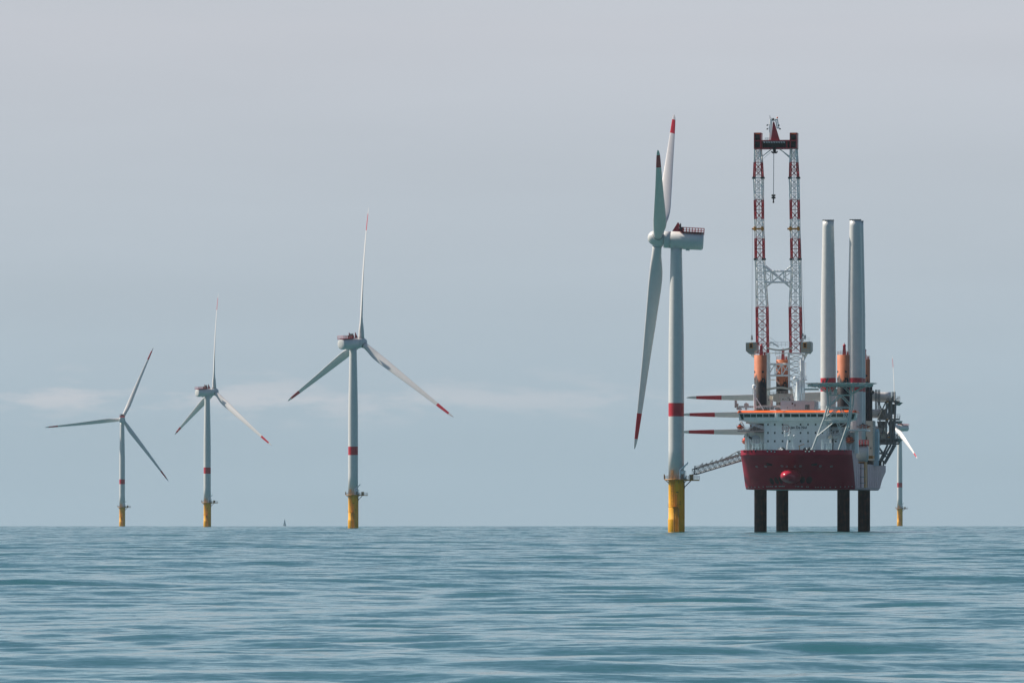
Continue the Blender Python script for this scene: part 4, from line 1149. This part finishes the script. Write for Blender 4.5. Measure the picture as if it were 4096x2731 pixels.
        for dx in (0.42, 0.52, 0.60):
            s.tube([S(2900+(np.interp(py, [q[0] for q in P], [q[1] for q in P])*(1-dx)+np.interp(py, [q[0] for q in P], [q[2] for q in P])*dx)/3.136, py, bu(py)+2.4) for py in (600, 711, 908, 1037, 1228, 1405)], 0.09, 4)
        s.build('boom_leg', ['cranewhite', 'cranered', 'dark', 'ochre', 'galv'], cr)
    s = MB()
    for du in (0.0, 3.6):
        T = lambda x, y: z3(x, y, bu(900+y/3.136)+du)
        dx = 22 if du else 0
        for y in (580, 718): s.cyl(T(488+dx,y), T(826,y), 0.34, n=8)
        s.cyl(T(488+dx,512), T(735+dx,715), 0.30, n=8); s.cyl(T(735+dx,715), T(812,775), 0.30, n=8)
        s.cyl(T(826,520), T(590,715), 0.30, n=8); s.cyl(T(590,715), T(520,772), 0.30, n=8)
        for x in (575, 738): s.cyl(T(x+dx,580), T(x+dx,718), 0.24, n=6)
        s.cyl(T(515,600), T(575,650), 0.16, n=5); s.cyl(T(515,705), T(575,650), 0.16, n=5); s.cyl(T(820,600), T(745,650), 0.16, n=5); s.cyl(T(820,705), T(745,650), 0.16, n=5)
    s.build('boom_tie', ['cranewhite'], cr)
    # crosshead with sheave towers and the red fly mast
    s = MB(); u0 = bu(590)
    T = lambda x, y, d=0: z2(x, y, u0+d)
    def bx(x0, y0, x1, y1, d0, d1, m): s.m = m; p, q = T(x0,y0), T(x1,y1); s.box((p.x, u0+d0, p.z), (q.x, u0+d1, q.z))
    bx(365,412,905,424,-0.6,4.2,0); bx(365,508,905,519,-0.6,4.2,0)
    bx(372,424,900,508,1.2,3.4,2)                                # dark box girder between the flanges
    for x in (455, 768): bx(x,424,x+14,508,-0.7,4.2,0)
    for i in range(9):
        x = 480+i*31; s.m = 1; s.cyl(T(x,426,-0.6), T(x+22,448,-0.6), 0.12, n=4); s.cyl(T(x+22,426,-0.6), T(x+8,446,-0.6), 0.10, n=4)
    for x0, x1, w in ((365,455,0), (815,905,1)):
        bx(x0,322,x0+12,519,-1.0,4.4,0); bx(x1-12,322,x1,519,-1.0,4.4,0); bx(x0,318,x1,338,-0.4,4.6,3)
        s.m = 2
        for y in (368, 440, 480):
            c = T((x0+x1)/2, y, 1.5); s.cyl((c.x-1.0,u0+1.5,c.z), (c.x+1.0,u0+1.5,c.z), 1.5 if y < 400 else 1.2, n=18)
        s.m = 2; c = T((x0+x1)/2, 360, 0.2); s.cyl((c.x-0.8,u0+0.4,c.z), (c.x+0.8,u0+0.4,c.z), 0.9, n=14)
    s.m = 0; s.hexa([T(578,416,0.2),T(690,416,0.2),T(690,416,3.2),T(578,416,3.2)], [T(598,190,0.8),T(618,182,0.8),T(618,182,2.6),T(598,190,2.6)])
    s.m = 1
    s.cyl(T(556,415,1), T(566,150,1), 0.2, n=5); s.cyl(T(574,410,1), T(584,160,1), 0.2, n=5); s.cyl(T(566,148,1), T(656,148,1), 0.25, n=6)
    s.cyl(T(656,148,1), T(676,262,1), 0.2, n=5); s.cyl(T(632,150,1), T(654,262,1), 0.2, n=5); s.cyl(T(654,262,1), T(676,262,1), 0.18, n=5); s.cyl(T(584,160,1), T(607,178,1), 0.15, n=5); s.cyl(T(625,165,1), T(607,178,1), 0.15, n=5)
    for i in range(11): s.cyl(T(557+i,405-i*24,1), T(574+i,405-i*24,1), 0.12, n=4)
    for i in range(6): s.cyl(T(636+i*4,160+i*18,1), T(656+i*4,160+i*18,1), 0.12, n=4)
    s.rail([T(502,412,0), T(560,412,0)], 0.9, 0.07, 0.8, 3)
    for x, y, w in ((530,215,28),(530,262,28),(675,215,-22),(690,262,-30)):
        s.m = 1; s.cyl(T(x,y,1), T(x+w,y,1), 0.10, n=4); s.m = 2; s.cyl(T(x,y+2,1), T(x,y+16,1), 0.25, 0.4, n=8)
    s.m = 2; s.cyl(T(566,148,1), T(562,100,1), 0.09, n=4); s.cyl(T(566,120,1), T(590,148,1), 0.05, n=4); s.sphere(T(604,150,1), 0.45); s.cyl(T(650,148,1), T(655,132,1), 0.09, n=4)
    s.m = 3; s.sphere(T(656,130,1), 0.3)
    s.m = 1
    for x0, y0, x1, y1 in ((590,520,470,612),(575,560,475,650),(680,520,808,612),(705,535,808,628)): s.cyl(T(x0,y0,0.5), T(x1,y1,1.5), 0.18 if y0 != 560 else 0.07, n=5)
    s.build('crosshead', ['cranered', 'cranewhite', 'dark', 'orange', 'ochre'], cr)
    # ramshorn hook
    s = MB(); T2 = lambda x, y: z2(x, y, u0-1.6)
    s.box(tuple(z2(600,505,u0-2.2)), tuple(z2(640,540,u0-1.0)))
    for sg in (-1, 1):
        pts = [T2(621+sg*(18-17*math.cos(R(a))) , 548+20*math.sin(R(a))-4*0) for a in range(0, 200, 20)]
        pts = [T2(621+sg*4, 535)] + pts
        for i, (p, q) in enumerate(zip(pts[:-1], pts[1:])): s.cyl(p, q, 0.52-0.03*i, 0.49-0.03*i, n=8)
    s.cyl(T2(621,520), T2(621,575), 0.5, n=8)
    s.build('main_hook', ['black'], cr)
    s = MB(); x = 608
    s.cyl(T2(612,570), T2(x,1105), 0.13, n=5)
    s.m = 1; s.cyl(T2(x,1100), T2(x,1190), 0.34, 0.2, n=8)
    for y in (1103, 1133): s.cyl(T2(x-17,y), T2(x+17,y), 0.26, n=6); s.sphere(T2(x-15,y), 0.36, 8); s.sphere(T2(x+15,y), 0.36, 8)
    s.sphere(T2(x,1188), 0.35, 8)
    s.build('auxiliary_hook', ['galv', 'black'], cr)
    # tugger wires down the outer sides of the boom
    s = MB()
    s.tube([z2(347,1510,88), z3(344,60,88), z3(340,760,91), z3(336,1400,93)], 0.055, 4); s.tube([z3(945,60,88), z3(970,700,91), z3(1003,1400,93)], 0.055, 4); s.tube([z3(950,200,88), z3(965,1000,91), z3(975,1380,93)], 0.055, 4)
    s.cyl(z3(336,1380,93), z3(336,1440,93), 0.28, 0.5, n=6); s.cyl(z3(336,1440,93), z3(336,1480,93), 0.06, n=4); s.cyl(z3(1004,1380,93), z3(1004,1430,93), 0.4, n=6); s.cyl(z3(975,1360,93), z3(975,1400,93), 0.35, n=6)
    s.build('tugger_wire', ['galv'], cr)
crane()

# blade rack at the right
def rack():
    s = MB(); u = 108.0
    T = lambda x, y, d=0: z1(x, y, u+d)
    for d in (0, 6, 12):
        for x0, y0, x1, y1 in ((1268,480,1262,840),(1305,470,1300,840),(1338,490,1322,840)): s.cyl(T(x0,y0,d), T(x1,y1,d), 0.40, n=6)
        for y in (500, 640, 795, 832):
            s.cyl(T(1195,y,d), T(1365,y,d), 0.34, n=6)
        for x0, y0, x1, y1 in ((1275,840,1205,985),(1300,840,1215,985),(1322,840,1245,990),(1338,840,1252,990),(1205,860,1262,935),(1205,905,1275,910),(1215,985,1262,905),(1200,500,1262,640),(1262,500,1200,640),(1270,640,1215,790),(1210,640,1268,790),(1270,510,1300,640),(1302,510,1268,640),(1270,640,1322,790),(1325,645,1268,790)):
            s.cyl(T(x0,y0,d), T(x1,y1,d), 0.26 if y0 < 839 else 0.42, n=6)
    for y in (500, 640, 795, 832):
        s.box(tuple(T(1262 if y < 830 else 1200,y+3,-1)), tuple(T(1372 if y < 830 else 1355,y-3,13))); s.rail([T(1262,y-3,-1), T(1372,y-3,-1)], 1.7, 0.07, 0.8, 3)
    for x, y in ((1340,522),(1340,668),(1340,812)): s.prism([T(x-18,y-14,0), T(x+34,y-16,0), T(x+4,y+8,0)], (0,12,0))
    s.m = 1
    for x in (1180, 1190, 1202, 1213): s.cyl(T(x,408,-2), T(x,562,-2), 0.20, n=6)
    for x in (1310, 1322, 1333): s.cyl(T(x,425,-1), T(x,500,-1), 0.2, n=8)
    s.m = 0
    for i in range(9): s.cyl(T(1196+i*8,655,3), T(1206+i*8,705,3), 0.24, n=6)
    s.m = 2
    for x, y in ((1275,502),(1275,641),(1285,780)): s.box(tuple(T(x-10,y+4,-1.5)), tuple(T(x+10,y-4,0)))
    s.m = 3; slab(s, z1, 1198, 655, 1262, 790, u+10, u+13)
    s.m = 0; slab(s, z1, 1278, 500, 1300, 640, u+7, u+10); slab(s, z1, 1285, 650, 1330, 792, u+7, u+10); slab(s, z1, 1205, 800, 1330, 828, u+3, u+9); slab(s, z1, 1300, 520, 1335, 600, u+4, u+6)
    for i in range(14): s.cyl(T(1200+i*5,600-i*4,2), T(1204+i*5,640,2), 0.16, n=5)
    for i in range(10): s.cyl(T(1196+i*7,742,1), T(1196+i*7,790,1), 0.12, n=5)
    s.m = 0
    rnd = random.Random(5)
    for i in range(60):
        y = rnd.choice((490,632,785,822)); x = rnd.uniform(1270,1368); a = T(x, y+rnd.uniform(-6,14), rnd.uniform(-1,8)); s.cyl(a, a+Vector((rnd.uniform(-.8,.8), 0, rnd.uniform(.4,1.8))), rnd.uniform(0.06,0.2), n=5)
    s.cyl(T(1362,500,0), T(1362,465,0), 0.1, n=5); s.cyl(T(1362,465,0), T(1368,470,0), 0.08, n=4)
    s.build('blade_rack', ['rack', 'rack', 'ochre', 'house'], ship)
    # plain tip rest hidden among the deck houses
    s = MB(); 
    for d in (4, 8): s.cyl(z1(340, 1000, u+d), z1(340, 450, u+d), 0.4, n=6); s.cyl(z1(300, 760, u+d), z1(380, 760, u+d), 0.3, n=6)
    s.build('tip_rest', ['rack'], ship)
rack()

def ship_world(p):
    p = Vector(p); return Vector((X0 + p.x*cy + p.y*sy, Y0 - p.x*sy + p.y*cy, p.z))
# blades lying across the deck
for i, (tx, ty, ry, lab) in enumerate(((2747,1609,1585,'topmost of the three spare blades stacked across the vessel deck, red band near its tip'),
                                       (2720,1677,1653,'middle of the three spare blades stacked across the deck, tip passing behind the near tower'),
                                       (2717,1746,1720,'lowest of the three spare blades stacked across the deck, level with the orange lifeboats'))):
    uu = 114.0
    root_p = ship_world(S(tx+75.3*10.84, ry, uu)); tip_p = ship_world(S(tx, ty, uu)); tip_p.y = root_p.y
    d = (tip_p-root_p).normalized()
    # span along d, chord upright
    zax = d; xax = Vector((0,0,-1)); xax = (xax - d*xax.dot(d)).normalized(); yax = zax.cross(xax)
    m4 = Matrix((xax, yax, zax)).transposed().to_4x4()
    o = link('turbine_blade', BLADE); o.matrix_world = Matrix.Translation(root_p - d*1.7 - yax*0.0) @ m4 @ Matrix.Rotation(R(-25), 4, 'Z')
    tag(o, lab, 'turbine blade', 'spare blades stacked on the vessel')

# tower sections standing on deck
TWD = tower_mesh(0.0, 84.4/83.2, True)
for px, u, lab in ((3313, 56, 'single spare tower standing on deck behind the helideck, nearest the crane'),
                   (3421.5, 54, 'front one of the two touching spare towers standing on deck behind the helideck'),
                   (3431, 66, 'rear one of the touching spare towers, mostly hidden, showing only a strip at the right')):
    p = ship_world(S(px, 1800, u)); o = link('spare_tower', TWD); o.location = (p.x, p.y, 27.6)
    tag(o, lab, 'turbine tower', 'spare towers standing on the vessel')
for px, u in ((3313,56),(3421.5,54),(3431,66)):
    b = MB(); p = S(px, 1800, u); b.lathe([(3.3,24.36),(3.3,27.0),(3.0,27.58)], 24, c=(p.x, p.y, 0)); b.build('tower_grillage', ['dark'], ship)
# nacelle carried on deck, rear end to the right
def deck_nacelle():
    p = ship_world(S(3474, 1833, 45)); root = empty('spare_nacelle', (p.x-9.9, p.y, 24.37), 0)
    tag(root, 'pale spare nacelle with a red railing on its roof, behind the white pillar at right', 'turbine nacelle')
    base = Matrix.Translation((0,0,3.7)) @ Matrix.Rotation(R(180), 4, 'Z')
    o = link('housing', NAC, root, mat=base); link('helihoist_platform', HELI, root, mat=base)
    c = MB(); c.box((-4,-2.5,0),(4,2.5,0.9)); c.build('transport_frame', ['dark'], root)
deck_nacelle()

# boats
def boat(loc, L, hgt, rz, label, name, cat, group, enclosed=True):
    root = empty(name, loc, rz); tag(root, label, cat, group)
    b = MB(); n = 14; rings = []
    for i in range(11):
        t = i/10; x = (t-0.5)*L; w = (math.sin(math.pi*min(0.97, max(0.03, t)))**0.55)*hgt*0.46
        zb = 0.10*hgt+0.25*hgt*abs(2*t-1)**2.5
        rings.append([(x, w*math.cos(a), zb + (0.48*hgt-zb)*(1+math.sin(a))) for a in [math.pi+math.pi*k/n for k in range(n+1)]])
    for r in rings: b.v += r
    k = n+1
    for i in range(10):
        for j in range(n): b.f.append((i*k+j, (i+1)*k+j, (i+1)*k+j+1, i*k+j+1)); b.mi.append(0); b.sm.append(True)
        b.f.append((i*k, i*k+n, (i+1)*k+n, (i+1)*k)); b.mi.append(0); b.sm.append(False)
    for e, rv in ((0, 1), (10, 0)):
        f = tuple(e*k+j for j in range(k)); b.f.append(f if rv else f[::-1]); b.mi.append(0); b.sm.append(False)
    b.m = 1; b.tube([(x, y*1.03, z) for x, y, z in [r[0] for r in rings]], 0.10, 5); b.tube([(x, y*1.03, z) for x, y, z in [r[-1] for r in rings]], 0.10, 5)
    b.build('boat_hull', ['boat', 'dark'], root)
    c = MB(); rr = []
    for i in range(9):
        t = i/8; x = (t-0.5)*L*(0.88 if enclosed else 0.4); w = (math.sin(math.pi*min(0.95, max(0.05, t)))**0.5)*hgt*0.42; hh = hgt*(0.40 if enclosed else 0.3)*(math.sin(math.pi*min(0.93, max(0.07, t)))**0.5)
        rr.append([(x, w*math.cos(a), 0.47*hgt+hh*math.sin(a)) for a in [math.pi*k/n for k in range(n+1)]])
    for r in rr: c.v += r
    for i in range(8):
        for j in range(n): c.f.append((i*k+j, i*k+j+1, (i+1)*k+j+1, (i+1)*k+j)); c.mi.append(0); c.sm.append(True)
    for e in (0, 8): c.f.append(tuple(e*k+j for j in range(k))); c.mi.append(0); c.sm.append(False)
    c.m = 1
    for x in (-0.25, 0, 0.25):
        for s in (-1, 1): c.box((x*L-0.2, s*hgt*0.37-0.06, hgt*0.62), (x*L+0.2, s*hgt*0.37+0.06, hgt*0.72))
    if enclosed: c.box((-L*0.3-0.5, -0.5, 0.8*hgt), (-L*0.3+0.5, 0.5, 1.02*hgt))
    else: c.cyl((0,0,0.6*hgt),(0,0,1.3*hgt),0.08,n=5); c.box((-0.6,-0.4,0.7*hgt),(0.2,0.4,0.95*hgt))
    c.build('canopy' if enclosed else 'console', ['boat', 'port'], root)
    return root
G = 'lifeboats carried on the vessel'
p = ship_world(z1(168, 848, 22.0)); p.z = z1(168, 846, 22.0).z
boat(p, 8.5, 3.5, R(90)-YAW, 'bright orange enclosed lifeboat hanging at the left edge of the vessel above the bow rail', 'lifeboat', 'lifeboat', G)
p = ship_world(z1(980, 838, 16.5)); p.z = z1(980, 838, 16.5).z
boat(p, 8.5, 3.4, R(90)-YAW, 'shaded red-orange enclosed lifeboat at the right of the block, beside the white pillar', 'lifeboat', 'lifeboat', G)
p = ship_world(z1(120, 720, 14.5)); p.z = z1(120, 722, 14.5).z
boat(p, 5.5, 2.2, R(75)-YAW, 'small open rescue boat under the left wing of the bridge', 'rescue_boat', 'rescue boat', G, False)
p = ship_world(z1(1086, 694, 16)); p.z = z1(1086, 716, 16).z
boat(p, 5.0, 2.2, R(20)-YAW, 'small orange rescue boat on the right-hand boat deck below the helideck', 'rescue_boat', 'rescue boat', G, False)
# davits for the boats
for pts, r in (([z1(160,884,20), z1(160,775,20)], .2), ([z1(176,884,20), z1(176,775,20)], .2), ([z1(992,884,16), z1(992,790,16), z1(985,765,16), z1(970,755,16)], .22), ([z1(975,884,23), z1(975,790,23), z1(968,755,23)], .22), ([z1(985,884,16), z1(985,845,16)], .45),
               ([z1(150,726,15), z1(148,690,15), z1(130,660,15), z1(120,666,15)], .2), ([z1(1062,720,16), z1(1065,680,16), z1(1080,664,16), z1(1100,660,16)], .18), ([z1(1072,720,15), z1(1096,625,15)], .08)):
    b = MB(); b.tube(pts, r, 6); b.build('boat_davit', ['cranewhite'], ship)
# gangway from the vessel to the near turbine
def gangway():
    def W(px, py, Y): return Vector(((px-2048)*Y/F, Y, H+(EYE-py)*Y/F))
    A = W(2776, 1898, 2481.0); B = ship_world(S(2992, 1832, 30))
    root = empty('gangway', tuple(B)); tag(root, 'grey lattice gangway reaching from the red vessel to the nearest turbine platform', 'gangway')
    a = A-B; n = 22; d = a.normalized(); side = Vector((-d.y, d.x, 0)).normalized()
    hgt = 2.1
    rings = []
    for i in range(n+1):
        c = a*(i/n); h = hgt*(1.0 if i < n-1 else 0.9)
        rings.append([c-side*0.9, c+side*0.9, c+side*0.9+Vector((0,0,h)), c-side*0.9+Vector((0,0,h))])
    s = MB(); s.truss(rings, 0.15, 0.09)
    s.box if False else None
    for i in range(2, n-1, 4):
        for k in (2, 3): s.tube([rings[i][k], rings[i][k]+Vector((0.3,0,1.0)), rings[i+1][k]], 0.11, 5)
    # heavier telescoping half
    for i in range(0, n//2): 
        for k in (0, 1, 2, 3): s.cyl(rings[i][k], rings[i+1][k], 0.22, n=6)
    s.cyl(a+Vector((0,0,0.3)), a+Vector((0,0,3.0))+d*-0.6, 0.22, n=6); s.cyl(a+Vector((-0.4,0,-0.2)), a+Vector((-1.0,0,-1.6)), 0.3, n=6)
    s.cyl(a+Vector((0,0,2.9)), a*0.62+Vector((0,0,2.2)), 0.08, n=5)
    s.build('walkway_truss', ['gangsteel'], root)
    f = MB(); q = [r for r in rings]
    f.hexa([q[0][0]+Vector((0,0,0.1)), q[0][1]+Vector((0,0,0.1)), q[-1][1]+Vector((0,0,0.1)), q[-1][0]+Vector((0,0,0.1))], [q[0][0]+Vector((0,0,0.16)), q[0][1]+Vector((0,0,0.16)), q[-1][1]+Vector((0,0,0.16)), q[-1][0]+Vector((0,0,0.16))]); f.build('walkway_floor', ['galv'], root)
    m = MB()
    top = W(2948, 1806, 2505)-B; foot = W(2968, 1828, 2505)-B
    m.cyl(foot, top, 0.2, n=6); m.cyl(top, W(2985, 1798, 2505)-B, 0.16, n=6); m.cyl(top+side*0.8, foot+side*0.8, 0.2, n=6)
    m.cyl(top, W(2868, 1851, 2507)-B, 0.10, n=5); m.cyl(top+side*0.5, W(2880, 1845, 2507)-B, 0.06, n=5)
    m.build('suspension_mast', ['gangsteel'], root)
gangway()

# sailing boat far off
def sailboat():
    Y = 12000.0; X = (1139-2048)*Y/F; root = empty('sailboat', (X, Y, drop(X, Y)))
    tag(root, 'tiny distant sailboat with pale sails on the horizon', 'sailboat')
    h = MB(); rings = []
    for i in range(9):
        t = i/8; y = (t-0.5)*11; w = 1.7*math.sin(math.pi*min(0.95, 0.06+t*0.75))**0.7
        rings.append([(-w,y,1.25),(-w*0.8,y,0.4),(0,y,-0.4),(w*0.8,y,0.4),(w,y,1.25)])
    for r in rings: h.v += r
    for i in range(8):
        for j in range(4): h.f.append((i*5+j, i*5+j+1, (i+1)*5+j+1, (i+1)*5+j)); h.mi.append(0); h.sm.append(True)
        h.f.append((i*5+4, i*5, (i+1)*5, (i+1)*5+4)); h.mi.append(0); h.sm.append(False)
    h.build('boat_hull', ['white'], root)
    m = MB(); m.cyl((0,0.8,0.5),(0,0.8,15.2),0.14,n=8); m.cyl((0,0.8,2.2),(-2.7,-3.7,2.2),0.12,n=6); m.build('mast', ['galv'], root)
    def sail(a, b_, c, belly, name):
        s = MB(); n = 8; a, b_, c = Vector(a), Vector(b_), Vector(c); idx = {}
        nn = (b_-a).cross(c-a).normalized()
        for i in range(n+1):
            for j in range(n+1-i):
                p = a+(b_-a)*(i/n)+(c-a)*(j/n); k = (i/n)*(j/n)*4; idx[(i,j)] = len(s.v); s.v.append(tuple(p+nn*belly*k))
        for i in range(n):
            for j in range(n-i):
                s.f.append((idx[(i,j)], idx[(i+1,j)], idx[(i,j+1)])); s.mi.append(0); s.sm.append(True)
                if i+j < n-1: s.f.append((idx[(i+1,j)], idx[(i+1,j+1)], idx[(i,j+1)])); s.mi.append(0); s.sm.append(True)
        s.build(name, ['sail'], root)
    sail((0,0.75,15.0), (0,0.75,2.4), (-2.6,-3.6,2.3), 0.5, 'mainsail'); sail((0.2,1.0,13.8), (0.3,1.2,1.6), (2.4,4.8,1.5), 0.5, 'jib')
sailboat()

# ------------------------------------------------------------------ haze
def haze():
    b = MB(); b.box((-6500,-600,-45),(6500,15600,215))
    m = bpy.data.materials.new('sea_haze'); m.use_nodes = True; n, l = m.node_tree.nodes, m.node_tree.links; n.clear()
    o = n.new('ShaderNodeOutputMaterial'); v = n.new('ShaderNodeVolumePrincipled')
    v.inputs['Color'].default_value = (0.80, 0.90, 0.96, 1); v.inputs['Density'].default_value = 1.05e-5; v.inputs['Anisotropy'].default_value = 0.2
    l.new(v.outputs[0], o.inputs['Volume'])
    h = b.build('haze', [m]); h['kind'] = 'stuff'
haze()
